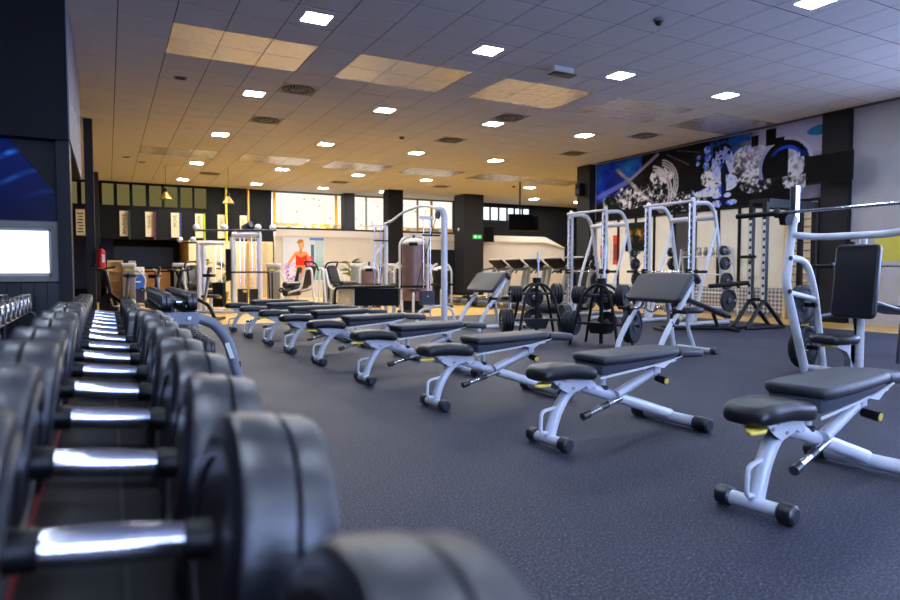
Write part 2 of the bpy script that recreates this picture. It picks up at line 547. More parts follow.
def windows_row(n, x0, x1, z0, z1, m, cuts, fm):
    w = struct(MB().b(x0, x1, YF + 0.02, YF + 0.06, z0, z0 + 0.05).b(x0, x1, YF + 0.02, YF + 0.06, z1 - 0.05, z1), 'window_%d' % n, fm)
    xs = [x0] + cuts + [x1]
    for a, c in zip(xs[:-1], xs[1:]):
        MB().b(a + 0.03, c - 0.03, YF + 0.09, YF + 0.1, z0, z1).build('pane', m, w)
        MB().b(c - 0.03, c + 0.03, YF + 0.01, YF + 0.1, z0, z1).build('mullion', fm, w)
    return w
wbig = windows_row(20, 5.5, 13.3, 2.62, 3.985, 'dotted_window', [9.3, 11.6], 'plastic_grey')
def frieze_col(u, v):
    q = vnoise_early(u * 46, v * 2.0)
    return ((236, 196, 60), (240, 234, 220), (150, 142, 128), (232, 150, 40), (250, 240, 214), (196, 188, 170))[int(q * 5.99)]
def vnoise_early(a, b_):
    r = random.Random(int(a) * 131 + int(b_) * 17); return r.random()
print_grid('frieze', 96, 2, lambda u, v: (5.52 + u * 7.76, YF + 0.012, 2.63 + v * 0.16), frieze_col, 'print_matt', wbig)
for cx in (7.98, 5.56, 12.2):
    MB().b(cx, cx + 0.1, YF + 0.015, YF + 0.06, 2.64, 3.97).build('curtain', 'yellow_drape', wbig)
windows_row(21, 14.75, 17.35, 3.2, 3.86, 'window_day', [15.2, 15.65, 16.1, 16.5, 16.95], 'frame_black')

# columns
def column(x0, x1, y0, y1, name='column', m='column'):
    c = struct(MB().b(x0, x1, y0, y1, 0, HC - 0.001), name, m)
    MB().b(x0 - 0.012, x1 + 0.012, y0 - 0.012, y1 + 0.012, 0, 0.1).build('plinth', 'wall_black', c)
    return c
column(-0.37, -0.215, 14.7, 15.1, 'column_1')
column(-0.37, -0.205, 22.5, 22.9, 'column_2')
column(8.2, 8.62, 24.1, 24.55, 'column_3')
column(9.25, 9.85, 22.2, 22.7, 'column_4', 'wall_black')
column(12.42, 13.32, 22.1, 22.9, 'column_5')
column(XR - 0.22, XR + 0.0, YC - 0.1, YC + 0.45, 'column_6')
column(XR - 0.14, XR - 0.001, 7.12, 7.63, 'column_7')

# dark soffit box on the left with the panelled wall under it
SY0, SY1, SX, SZ = 8.08, 11.56, -0.33, 2.4
sof = struct(MB().b(XL, SX - 0.015, SY0 + 0.01, SY1, SZ, HC - 0.001), 'ceiling_soffit', 'soffit')
MB().b(SX - 0.015, SX, SY0, SY1, SZ, HC - 0.001).build('side_panel', 'soffit_lit_side', sof)  # light on this face is painted as a paler colour
MB().b(SX, SX + 0.01, 9.5, 9.6, 2.75, 3.0).build('cable_box', 'plastic_light', sof)
MB().b(SX, SX + 0.01, 8.7, 8.78, 2.8, 2.9).build('cable_box', 'plastic_light', sof)
WY = 8.3  # wall whose mural and glowing window stand in for a mirror's reflection
lw = struct(MB().b(XL, -0.47, WY, WY + 0.2, 0, SZ), 'wall_panelled', 'wall_black')
for k in range(9):
    x = XL + 0.02 + k * 0.124
    MB().b(x, x + 0.118, WY - 0.015, WY, 0.02, 0.86).build('panel', 'glass_dark', lw)
MB().prism([(-0.89, SZ - 0.002), (-0.471, SZ - 0.002), (-0.471, 1.82)], WY - 0.04, WY - 0.001).build('cladding', 'column', lw)
column(-0.47, -0.345, WY - 0.15, WY + 0.25, 'column_8')

def blue_print(u, v):
    x, z = u, v
    s = math.sin(7 * x + 9 * z + 1.5 * math.sin(5 * z + 3 * x))
    t = math.sin(26 * z - 7 * x + 1.6 * math.sin(5 * x))
    base = (6, 14 + 22 * z, 58 + 60 * z)
    k = max(0.0, t - 0.6) / 0.4 * (0.4 + 0.6 * max(0, s))
    k *= max(0.0, min(1.0, (z - 0.25) * 2.2))
    return tuple(min(255, base[i] * (1 - k) + (70, 160, 250)[i] * k) for i in range(3))
MB().b(XL + 0.01, -0.48, WY - 0.015, WY - 0.001, 1.5, SZ - 0.002).build('mirrored_mural_backing', 'navy', lw)
def blue_pos(u, v):
    z = 1.54 + v * (SZ - 0.004 - 1.54)
    xr = min(-0.48, -0.89 + (SZ - 0.002 - z) / 0.578 * 0.419)
    return (XL + 0.01 + u * (xr - XL - 0.01), WY - 0.017, z)
print_grid('mirrored_mural', 60, 50, blue_pos, blue_print, 'print_gloss', lw)
wl = struct(MB().b(XL + 0.02, -0.47, WY - 0.06, WY - 0.001, 0.875, 0.935).b(XL + 0.02, -0.47, WY - 0.06, WY - 0.001, 1.45, 1.525).b(-0.54, -0.47, WY - 0.06, WY - 0.001, 0.935, 1.45).b(XL + 0.02, XL + 0.1, WY - 0.06, WY - 0.001, 0.935, 1.45), 'window_30', 'plastic_grey')
MB().b(XL + 0.1, -0.54, WY - 0.03, WY - 0.02, 0.935, 1.45).build('pane', 'window_day', wl)  # glowing pane imitates the reflection of a window
MB().b(XL + 0.1, -0.54, WY - 0.045, WY - 0.031, 0.935, 0.965).b(-0.565, -0.54, WY - 0.045, WY - 0.031, 0.935, 1.45).b(XL + 0.1, -0.54, WY - 0.045, WY - 0.031, 1.425, 1.45).build('sash', 'plastic_light', wl)

# ------------------------------------------------------------------ ceiling with its tiles
ceil = struct(MB().b(XL, XR + 0.2, YB - 0.2, YC, HC + 0.0055, HC + 0.12).b(XL, XFR + 0.2, YC, 28.0, HC + 0.0055, HC + 0.12), 'ceiling', 'tile_grid')
def cam_proj(p):
    y, pt = math.radians(28.093), math.radians(2.684)
    f = (math.sin(y) * math.cos(pt), math.cos(y) * math.cos(pt), -math.sin(pt)); r = (math.cos(y), -math.sin(y), 0)
    q = (p[0], p[1], p[2] - 1.0)
    d = sum(a * b for a, b in zip(q, f))
    return d, sum(a * b for a, b in zip(q, r)) / max(d, 1e-3)
def cell(i, j): return GX0 + GX * (i + 0.5), GY0 + GY * (j + 0.5)
def cell_of(x, y): return math.floor((x - GX0) / GX), math.floor((y - GY0) / GY)
taken = set()
light_cells = []
ROWS = [(-18, 'cool'), (-13, 'cool'), (-7, 'cool'), (-2, 'cool'), (4, 'mid'), (10, 'warm'), (17, 'warm'), (23, 'warm')]
for rj, kind in ROWS:
    for ci in (3, 7, 11, 15):
        light_cells.append((ci, rj, kind)); taken.add((ci, rj))
for rj in (-18, -13, -7):  # extra lights out of view, added for highlights on the dumbbells
    light_cells.append((-1, rj, 'cool')); taken.add((-1, rj))
for ci, rj in ((26, 22), (30, 22), (26, 15), (22, 17)):
    light_cells.append((ci, rj, 'warm')); taken.add((ci, rj))
foil_sets = [(i, 0) for i in (1, 5, 9, 13, 17)] + [(i, 14) for i in (1, 5, 9, 13, 17, 21)]
for (i, j) in foil_sets:
    for a in range(3):
        for b_ in range(2): taken.add((i + a, j + b_))
vent_cells = [(4, 3), (4, 7), (11, 3), (11, 7), (17, 7), (17, 3), (4, 20), (11, 20), (17, 19)]
for c in vent_cells: taken.add(c)
cells = []
for j in range(-21, 26):
    for i in range(-3, 34):
        x, y = cell(i, j)
        if x < XL + 0.1 or y < YB + 0.1 or y > YF - 0.1: continue
        if y < YC and x > XR - 0.05: continue
        if x > XFR - 0.1: continue
        if x < -0.3 and 8.0 < y < 11.6: continue
        if (i, j) in taken: continue
        d, u = cam_proj((x, y, HC))
        vis = d > 0.5 and abs(u) < 0.76 and (3.0 / d) < 0.44 + 0.2
        cells.append((0 if vis else 1, d, x, y))
cells.sort()
tile_mesh = MB().b(-GX / 2 + 0.007, GX / 2 - 0.007, -GY / 2 + 0.011, GY / 2 - 0.011, 0, 0.006).mesh('ceiling_tile', 'tile')
for (vz, d, x, y) in cells[:300]:
    o = bpy.data.objects.new('ceiling_tile', tile_mesh); COL.objects.link(o)
    o.parent = ceil; o.location = (x, y, HC)
rest = MB()
for (vz, d, x, y) in cells[300:]:
    rest.b(x - GX / 2 + 0.007, x + GX / 2 - 0.007, y - GY / 2 + 0.011, y + GY / 2 - 0.011, HC, HC + 0.006)
ro = rest.build('ceiling_tiles', 'tile', ceil); ro['kind'] = 'stuff'

# ceiling lights
rowname = {-18: 'last row behind the camera', -13: 'row overhead the camera', -7: 'row closest to the camera', -2: 'row just before the foil panels', 4: 'row just past the foil panels', 10: 'row before the far foil panels', 17: 'row past the far foil panels', 23: 'row by the back wall', 22: 'back right corner', 15: 'wide part', 19: 'wide part'}
colname = {-1: 'added above the dumbbell rack', 3: 'first from the left', 7: 'second from the left', 11: 'third from the left', 15: 'rightmost', 22: 'near the back columns', 26: 'left one', 30: 'right one'}
proto_light = {}
for (i, j, kind) in light_cells:
    if kind not in proto_light:
        t = thing('ceiling_light', 'x', 'light')
        fr = MB()
        w, q = GX / 2 - 0.006, 0.155
        for (x0, x1, y0, y1) in ((-w, w, -w, -q), (-w, w, q, w), (-w, -q, -q, q), (q, w, -q, q)): fr.b(x0, x1, y0, y1, 0.0, 0.0125)
        fr.build('housing', 'tile', t)
        MB().b(-q, q, -q, q, 0.004, 0.012).build('diffuser', 'lamp_' + kind, t)
        proto_light[kind] = t
    else:
        t = copy_tree(proto_light[kind])
    x, y = cell(i, j)
    place(t, (x, y, HC), None, 'square recessed ceiling light, %s in the %s' % (colname[i], rowname[j]), 'square ceiling lights')

# crinkled foil panels
foil_lab = {0: 'near row of foil ceiling panels', 14: 'far row of foil ceiling panels'}
pf = None
for (i, j) in foil_sets:
    if pf is None:
        pf = thing('ceiling_panel', 'x', 'ceiling panel')
        pane = MB().b(-GX / 2 + 0.008, GX / 2 - 0.008, -GY / 2 + 0.008, GY / 2 - 0.008, 0.002, 0.0125).mesh('foil_pane', 'foil')
        for a in range(3):
            for b_ in range(2):
                o = bpy.data.objects.new('foil_pane', pane); COL.objects.link(o); o.parent = pf
                o.location = (GX * (a + 0.5), GY * (b_ + 0.5), 0)
        t = pf
    else:
        t = copy_tree(pf)
    nth = {1: 'leftmost', 5: 'second from the left', 9: 'third from the left', 13: 'fourth from the left', 17: 'fifth from the left', 21: 'rightmost'}[i]
    place(t, (GX0 + GX * i, GY0 + GY * j, HC), None, 'six-pane crinkled foil ceiling panel, %s in the %s row' % (nth, 'near' if j == 0 else 'far'), 'foil ceiling panels')

# swirl air vents
def make_vent():
    t = thing('ceiling_vent', 'x', 'vent')
    MB().b(-GX / 2 + 0.007, GX / 2 - 0.007, -GY / 2 + 0.007, GY / 2 - 0.007, 0.002, 0.0125).build('plate', 'plastic_grey', t)
    MB().lathe([(0.27, -0.004), (0.27, 0.003)], 32).build('core', 'plenum', t)
    blade = MB()
    for ring, (r0, r1, n) in enumerate(((0.06, 0.15, 14), (0.17, 0.26, 22))):
        for k in range(n):
            a = 2 * PI * k / n
            blade.box((0, 0, 0), ((r1 - r0), 0.014, 0.008), Matrix.Rotation(a, 4, 'Z') @ Matrix.Translation(((r0 + r1) / 2, 0, -0.006)) @ Matrix.Rotation(0.5, 4, 'Z'))
    blade.build('blades', 'plastic_grey', t)['kind'] = 'stuff'
    MB().lathe([(0.05, -0.014), (0.05, -0.003)], 16).build('hub', 'vent', t)
    return t
vents = ['left, past the near foil panels', 'left, two tiles beyond the first vent', 'centre, past the near foil panels', 'centre, midway to the far foil panels', 'right, beside the mural end', 'right, above the mural', 'left by the back wall', 'centre by the back wall', 'right by the back wall']
pv = make_vent()
for k, c in enumerate(vent_cells):
    t = pv if k == 0 else copy_tree(pv)
    x, y = cell(*c)
    place(t, (x, y, HC), None, 'square swirl air vent in the ceiling, ' + vents[k], 'swirl ceiling vents')

# small ceiling fittings
t = thing('emergency_light', 'white emergency light unit hanging under the ceiling near the foil panels', 'emergency light', (6.0, 7.72, HC))
MB().rbox((0, 0, -0.05), (0.36, 0.12, 0.1), 0.02).build('body', 'plastic_light', t)
MB().rbox((0, -0.02, -0.115), (0.4, 0.2, 0.02), 0.008).build('diffuser', 'glass_dark', t)
MB().b(-0.12, -0.08, -0.02, 0.02, -0.02, 0).b(0.08, 0.12, -0.02, 0.02, -0.02, 0).build('bracket', 'plastic_grey', t)
t = thing('dome_camera', 'small dome camera on the ceiling between light rows', 'camera', (5.88, 5.71, HC))
MB().lathe([(0.06, -0.03), (0.065, 0.0)], 20).build('base', 'plastic_grey', t)
MB().ball((0, 0, -0.035), 0.048, 16, 8).build('dome', 'glass_dark', t)
for lab, (x, y) in {'small dark sensor on the ceiling above the multi gym': (5.92, 13.4), 'small sensor on the ceiling by the hanging television': (12.9, 19.3), 'tiny sensor on the ceiling above the cream wall': (4.7, 19.4)}.items():
    t = thing('smoke_detector', lab, 'detector', (x, y, HC))
    MB().lathe([(0.045, -0.045), (0.06, -0.02), (0.06, 0)], 18).build('body', 'vent', t)
    MB().lathe([(0.02, -0.055), (0.03, -0.04)], 12).build('sensor_tip', 'plastic_black', t)
for lab, (x, y) in {'small square grille in the ceiling near the dark soffit': (1.065, 10.95), 'small grey grille in the far ceiling, left one': (0.49, 19.2), 'small grey grille in the far ceiling, right one': (0.9, 19.9)}.items():
    t = thing('ceiling_grille', lab, 'grille', (x, y, HC))
    MB().b(-0.09, 0.09, -0.09, 0.09, -0.006, 0).build('frame', 'vent', t)
    MB().b(-0.06, 0.06, -0.06, 0.06, -0.012, -0.006).build('core', 'plastic_black', t)
# ================================================================== dumbbells and their racks
RX = Matrix.Rotation(PI / 2, 4, 'Y')      # lathe axis z -> +x
LX = Matrix.Rotation(-PI / 2, 4, 'Y')     # lathe axis z -> -x
def make_dumbbell(R=0.115, inner=0.088, mid=0.147, outer=0.197, n=48, hr=0.0165, rub='rubber_black', face=None, grip=None):
    grip = grip or inner - 0.022
    t = thing('dumbbell', 'x', 'dumbbell')
    c = 0.012 * R / 0.115
    for s, A in ((1, RX), (-1, LX)):
        h = MB().lathe([(R * 0.30, inner + 0.002), (R * 0.62, inner + 0.004), (R * 0.64, inner), (R * 0.80, inner), (R * 0.83, inner + 0.003), (R - c, inner + 0.003), (R - c * 0.3, inner + 0.003 + c * 0.35), (R, inner + 0.004 + c), (R, mid - 0.003), (R - 0.004, mid)], n, A)
        ho = h.build('head', rub, t)
        MB().lathe([(R - 0.006, mid), (R - 0.0015, mid + 0.0035), (R - 0.0015, outer - c), (R - c * 0.4, outer - c * 0.3), (R - c * 1.3, outer), (R * 0.72, outer), (R * 0.70, outer - 0.005), (R * 0.3, outer - 0.005)], n, A).build('end_plate', face or rub, ho)
        MB().lathe([(hr * 1.02, grip - 0.002), (hr * 1.15, grip + 0.002), (hr * 1.2, inner + 0.004)], 24, A).build('collar', 'frame_black', t)
        MB().lathe([(R * 0.3, outer - 0.006), (R * 0.3, outer - 0.002), (R * 0.27, outer)], 24, A).build('end_cap', 'frame_dark', ho)
    prof = [(hr * (1 + 0.08 * math.sin(PI * k / 10)), -grip + 2 * grip * k / 10) for k in range(11)]
    MB().lathe(prof, 24, RX).build('handle', 'knurled_chrome', t)
    return t

ZA = 0.75
near_y = [0.304, 0.65] + [0.65 + 0.283 * k for k in range(1, 8)]
TILT = math.radians(7.5)
da = make_dumbbell(0.121, 0.081, 0.136, 0.176, grip=0.06)
for k, y in enumerate(near_y):
    o = da if k == 0 else copy_tree(da)
    lab = 'large black rubber dumbbell, %s from the camera on the near rack' % (ORD[k] if k else 'closest')
    place(o, ((0.004 if k == 0 else -0.004) + (0.003 if k % 2 else -0.003), y, ZA), 0.0, lab.replace('closest from', 'closest to'), 'large dumbbells on the near rack')
    o.rotation_euler = (0, TILT, math.radians(1.5 if k % 2 else -1))
db = make_dumbbell(0.106, 0.075, 0.115, 0.15, 36)
far_y = [3.06 + 0.27 * k for k in range(6)]
for k, y in enumerate(far_y):
    o = db if k == 0 else copy_tree(db)
    place(o, (-0.02, y, ZA - 0.013), 0.0, 'black rubber dumbbell with narrow heads, %s along the far half of the rack row' % (ORD[k] if k else 'first'), 'narrow dumbbells on the far rack')
    o.rotation_euler = (0, TILT, 0)

def flat_rack(y0, y1, label):
    """low dumbbell rack running along y: saddle rails, tray, red edge strip, end frames and a lower shelf"""
    t = thing('dumbbell_rack', label, 'rack', (0, y0, 0))
    L = y1 - y0
    zt = ZA - 0.1245
    T = Matrix.Translation((0, 0, ZA)) @ Matrix.Rotation(TILT, 4, 'Y') @ Matrix.Translation((0, 0, -ZA))
    MB().b(-0.235, -0.097, 0, L, zt - 0.03, zt, T).build('rail', 'frame_black', t)
    MB().b(0.097, 0.235, 0, L, zt - 0.03, zt, T).build('rail', 'frame_black', t)
    MB().b(-0.097, 0.097, 0, L, zt - 0.036, zt - 0.03, T).build('tray', 'plastic_black', t)
    MB().b(-0.0968, -0.089, 0.0, L, zt - 0.03, zt - 0.008, T).build('edge_strip', 'red_dark', t)
    MB().b(0.03, 0.036, 0, L, zt - 0.03, zt - 0.025, T).build('tray_rib', 'frame_black', t)
    for y in (0.03, L - 0.09):
        f = MB().tube([(-0.22, y + 0.03, 0.0), (-0.22, y + 0.03, zt - 0.03), (0.2, y + 0.03, zt - 0.1), (0.30, y + 0.03, 0.3), (0.36, y + 0.03, 0.0)], 0.028, 10, 0.08)
        f.build('end_frame', 'frame_dark', t)
        MB().b(-0.27, 0.42, y, y + 0.06, 0, 0.03).build('foot', 'frame_black', t)
    MB().b(-0.18, 0.27, 0.04, L - 0.04, 0.27, 0.30).build('lower_shelf', 'frame_black', t)
    return t
flat_rack(0.2, 2.8, 'low black dumbbell rack with a red edge strip, closest to the camera')
flat_rack(2.88, 4.62, 'low black dumbbell rack ending by the left columns')

# second rack with the curved grey end frame
t = thing('dumbbell_rack', 'two-tier dumbbell rack with a curved grey end frame beside the black dumbbells', 'rack', (0.27, 4.06, 0))
LB = 1.95
for y in (0.0, LB - 0.05):
    fr = MB().tube([(0.05, y + 0.025, 0.71), (0.19, y + 0.025, 0.715), (0.29, y + 0.025, 0.68), (0.37, y + 0.025, 0.57), (0.43, y + 0.025, 0.32), (0.49, y + 0.025, 0.0)], 0.03, 10, 0.09, ry=0.034)
    e = fr.build('end_frame', 'frame_mid', t)
    MB().prism([(0.0, 0.68), (0.2, 0.68), (0.2, 0.748), (0.0, 0.748)], y - 0.01, y + 0.06).build('top_plate', 'frame_mid', e)
    for x in (0.05, 0.145):
        MB().cyl((x, y - 0.02, 0.715), (x, y - 0.009, 0.715), 0.014, n=14, ch=0.003).build('bolt', 'chrome', e)
    MB().b(0.075, 0.12, y, y + 0.05, 0.03, 0.67).build('upright', 'frame_dark', t)
    MB().b(-0.06, 0.56, y, y + 0.05, 0, 0.035).build('foot', 'frame_black', t)
    MB().b(0.1, 0.44, y + 0.005, y + 0.045, 0.40, 0.44).build('tier_bracket', 'frame_dark', t)
for (x0, x1, z) in ((-0.02, 0.06, 0.735), (0.14, 0.21, 0.735), (0.06, 0.14, 0.44), (0.25, 0.33, 0.44)):
    MB().b(x0, x1, 0.052, LB - 0.052, z, z + 0.015).build('shelf_rail', 'frame_black', t)
MB().prism([(0.375, 0.46), (0.40, 0.465), (0.37, 0.56), (0.345, 0.555)], -0.012, -0.008).build('sticker', 'white', t)
dc = make_dumbbell(0.056, 0.04, 0.072, 0.1, 24, 0.013)
k2 = 0
for tier, (xc, zc) in enumerate(((0.375, 0.7505 + 0.056), (0.475, 0.456 + 0.056))):
    for k in range(11):
        o = dc if k2 == 0 else copy_tree(dc)
        k2 += 1
        place(o, (xc, 4.19 + 0.158 * k, zc), 0.0, 'small black dumbbell, %s from the curved end frame on the %s tier' % (ORD[k] if k else 'first', ('top', 'lower')[tier]), 'small dumbbells on the two-tier rack')

# chrome-faced dumbbells on the narrow shelf by the panelled wall, built from a mirror reflection
t = thing('dumbbell_shelf', 'narrow two-rail dumbbell shelf in front of the mirrored framed window', 'rack', (-0.80, 5.2, 0))
for x in (-0.09, 0.09):
    MB().tube([(x, 0, 0.585), (x, 2.6, 0.585)], 0.012, 8).build('rail', 'steel', t)
for y in (0.1, 2.5):
    MB().tube([(-0.13, y, 0.0), (-0.13, y, 0.57), (0.13, y, 0.57), (0.13, y, 0.0)], 0.018, 8, 0.04).build('end_frame', 'frame_dark', t)
dd = make_dumbbell(0.085, 0.05, 0.09, 0.13, 28, 0.014, 'rubber_black', 'steel')
for k in range(8):
    o = dd if k == 0 else copy_tree(dd)
    place(o, (-0.80, 5.4 + 0.29 * k, 0.596 + 0.085), 0.0, 'steel-faced dumbbell, %s on the shelf by the mirrored window' % (ORD[k] if k else 'first'), 'steel-faced dumbbells')
# ================================================================== adjustable benches
def make_bench():
    t = thing('weight_bench', 'x', 'bench')
    F = 'frame_grey'
    MB().tube([(0.0, 0, 0.045), (0.015, 0, 0.10), (0.05, 0, 0.19), (0.11, 0, 0.275), (0.18, 0, 0.325), (0.27, 0, 0.33), (0.33, 0, 0.315)], 0.03, 14, 0.05, ry=0.036).build('front_leg', F, t)
    MB().tube([(0.24, 0, 0.325), (1.03, 0, 0.062)], 0.029, 14, ry=0.034).build('main_beam', F, t)
    MB().cyl((0.27, -0.045, 0.335), (0.27, 0.045, 0.335), 0.03, n=16, ch=0.004).build('pivot', F, t)
    fb = MB().cyl((0, -0.12, 0.042), (0, 0.12, 0.042), 0.03, n=18).build('foot_bar', F, t)
    rb = MB().cyl((1.03, -0.22, 0.046), (1.03, 0.22, 0.046), 0.037, n=18).build('rear_foot_bar', F, t)
    for s in (-1, 1):
        MB().cyl((0, s * 0.10, 0.042), (0, s * 0.165, 0.042), 0.04, n=20, ch=0.006).build('rubber_cap', 'rubber_black', fb)
        MB().cyl((0, s * 0.163, 0.042), (0, s * 0.169, 0.042), 0.031, n=20, ch=0.003).build('cap_disc', 'frame_dark', fb)
        MB().cyl((1.03, s * 0.19, 0.046), (1.03, s * 0.295, 0.046), 0.044, n=20, ch=0.006).build('rubber_cap', 'rubber_black', rb)
        MB().cyl((1.03, s * 0.293, 0.046), (1.03, s * 0.3, 0.046), 0.035, n=20, ch=0.003).build('cap_disc', 'frame_dark', rb)
    MB().tube([(0.01, 0.0, 0.08), (-0.065, 0.0, 0.085), (-0.058, 0.0, 0.205), (0.06, 0, 0.222)], 0.0105, 8, 0.03).build('carry_handle', F, t)
    # seat
    sb = MB()
    for y in (-0.055, 0.05):
        sb.prism([(-0.05, 0.402), (0.20, 0.402), (0.30, 0.42), (0.27, 0.34), (0.18, 0.318), (0.10, 0.30), (0.04, 0.33)], y, y + 0.006)
    sb.b(0.0, 0.2, -0.05, 0.052, 0.394, 0.402)
    so = sb.build('seat_bracket', 'frame_white', t)
    for (x, z) in ((0.02, 0.36), (0.13, 0.33), (0.2, 0.38), (0.06, 0.38)):
        MB().cyl((x, -0.062, z), (x, -0.055, z), 0.009, n=10).build('bolt', 'steel', so)
    seat = smooth_poly([(-0.125, -0.02), (-0.115, -0.085), (-0.06, -0.108), (0.03, -0.108), (0.15, -0.122), (0.275, -0.128), (0.285, 0.0), (0.275, 0.128), (0.15, 0.122), (0.03, 0.108), (-0.06, 0.108), (-0.115, 0.085), (-0.125, 0.02)], 2)
    def droop(x, y, z):
        d = max(0.0, -0.02 - x); e = max(0, x - 0.1)
        top = 1.0 if z > 0.43 else 0.5
        return (x, y, z - d * d * 2.2 * top - 0.35 * (y * y) - e * 0.12)
    MB().pad(seat, 0.39, 0.472, 0.034, f=droop, seg=4).build('seat_pad', 'vinyl', t)
    MB().pad(smooth_poly([(-0.17, -0.07), (-0.06, -0.085), (-0.02, -0.04), (-0.06, 0.02), (-0.12, -0.02)], 2), 0.358, 0.374, 0.006).build('seat_lever', 'yellow', t, label='yellow seat adjusting lever')
    # back rest, rising slightly to the head end
    back = smooth_poly([(0.28, -0.115), (0.315, -0.145), (0.60, -0.15), (0.92, -0.135), (0.985, -0.11), (1.0, 0.0), (0.985, 0.11), (0.92, 0.135), (0.60, 0.15), (0.315, 0.145), (0.28, 0.115)], 2)
    rise = lambda x, y, z: (x, y, z + 0.012 * (x - 0.2) - 0.12 * y * y)
    MB().pad(back, 0.455, 0.505, 0.022, f=rise, seg=4).build('back_pad', 'vinyl_grey', t)
    shell_o = [(p[0] * 0.975 + 0.012, p[1] * 0.95) for p in back]
    def wedge(x, y, z):
        k = max(0.0, min(1.0, (0.95 - x) / 0.7))
        zz = 0.456 - (0.456 - z) * (0.35 + 0.65 * k)
        return (x, y * (1 if z > 0.45 else 0.9), zz + 0.012 * (x - 0.2))
    MB().pad(shell_o, 0.39, 0.456, 0.012, f=wedge, seg=2).build('back_shell', 'shell', t)
    for y in (-0.128, 0.122):
        MB().prism([(0.27, 0.388), (0.92, 0.442), (0.92, 0.432), (0.27, 0.376)], y, y + 0.006).build('back_rail', 'frame_white', t)
    for y in (-0.135, 0.123):
        MB().prism([(0.70, 0.42), (0.98, 0.462), (0.93, 0.45), (0.86, 0.43), (0.80, 0.40)], y, y + 0.012).build('gusset', 'frame_white', t)
    head = smooth_poly([(0.985, -0.10), (1.0, -0.115), (1.15, -0.115), (1.25, -0.10), (1.265, 0.0), (1.25, 0.10), (1.15, 0.115), (1.0, 0.115), (0.985, 0.10)], 2)
    MB().pad(head, 0.445, 0.5, 0.02, f=lambda x, y, z: (x, y, z - 0.03 * (x - 1.0) * 2)).build('head_pad', 'vinyl_grey', t)
    # adjusting strut
    MB().cyl((0.42, 0, 0.285), (0.42, 0, 0.40), 0.017, n=12).build('support_post', F, t)
    MB().lathe([(0.03, 0), (0.03, 0.02), (0.02, 0.026)], 16, Matrix.Translation((0.42, 0, 0.285))).build('post_collar', 'rubber_black', t)
    MB().tube([(0.50, -0.03, 0.25), (0.84, -0.03, 0.37)], 0.03, 14).build('adjuster_tube', F, t)
    MB().box((0.83, -0.02, 0.395), (0.05, 0.09, 0.08)).build('adjuster_bracket', 'frame_white', t)
    kn = MB().cyl((0.83, -0.05, 0.325), (0.83, -0.13, 0.315), 0.02, 0.024, n=16, ch=0.003).build('adjuster_knob', 'plastic_black', t)
    MB().cyl((0.83, -0.129, 0.315), (0.83, -0.136, 0.314), 0.019, n=16, ch=0.002).build('knob_cap', 'yellow', kn)
    rbx = MB().tube([(0.54, -0.03, 0.225), (0.23, -0.05, 0.16)], 0.017, 12).build('leg_bar', 'chrome', t)
    MB().tube([(0.26, -0.048, 0.1663), (0.205, -0.052, 0.155)], 0.022, 12).build('bar_grip', 'rubber_black', rbx)
    MB().tube([(0.42, -0.038, 0.1998), (0.36, -0.0415, 0.187)], 0.019, 12).build('bar_grip', 'rubber_black', rbx)
    return t

bench = make_bench()
spots = [((2.32, 1.69), 7), ((2.185, 2.90), 4), ((2.07, 4.11), 3), ((1.985, 5.32), 3), ((1.96, 6.63), 2), ((1.915, 7.68), 2), ((1.87, 8.65), 1), ((1.815, 9.75), 1), ((1.775, 10.83), 1)]
for k, ((x, y), a) in enumerate(spots):
    o = bench if k == 0 else copy_tree(bench)
    w = 'closest to the camera' if k == 0 else ('last in the row' if k == 8 else '%s in the row from the camera' % ORD[k])
    place(o, (x, y, 0), math.radians(a), 'silver grey adjustable bench with black pads, ' + w, 'row of adjustable benches')
# ================================================================== free-weight equipment on the right
def make_plate(r, th=0.035, hole=0.026):
    t = thing('weight_plate', 'x', 'weight plate')
    h = th / 2
    MB().lathe([(hole, -h * 0.8), (r * 0.36, -h * 0.8), (r * 0.40, -h * 0.35), (r * 0.78, -h * 0.35), (r * 0.83, -h), (r - 0.008, -h), (r, -h + 0.007), (r, h - 0.007), (r - 0.008, h), (r * 0.83, h), (r * 0.78, h * 0.35), (r * 0.40, h * 0.35), (r * 0.36, h * 0.8), (hole, h * 0.8)], 36, None, True).build('disc', 'rubber_far', t)
    MB().lathe([(hole - 0.001, -h * 0.9), (hole + 0.012, -h * 0.9), (hole + 0.012, h * 0.9), (hole - 0.001, h * 0.9)], 24, None, True).build('hub_ring', 'steel', t)
    return t
plate_protos = {}
def plate(r, loc, d, label, group, th=0.035):
    """weight plate hung on a peg pointing along d"""
    k = (r, th)
    if k not in plate_protos:
        o = make_plate(r, th); plate_protos[k] = o
    else:
        o = copy_tree(plate_protos[k])
    o.location = loc
    o.rotation_euler = rot_to(d).to_euler()
    o['label'] = label; o['group'] = group
    return o

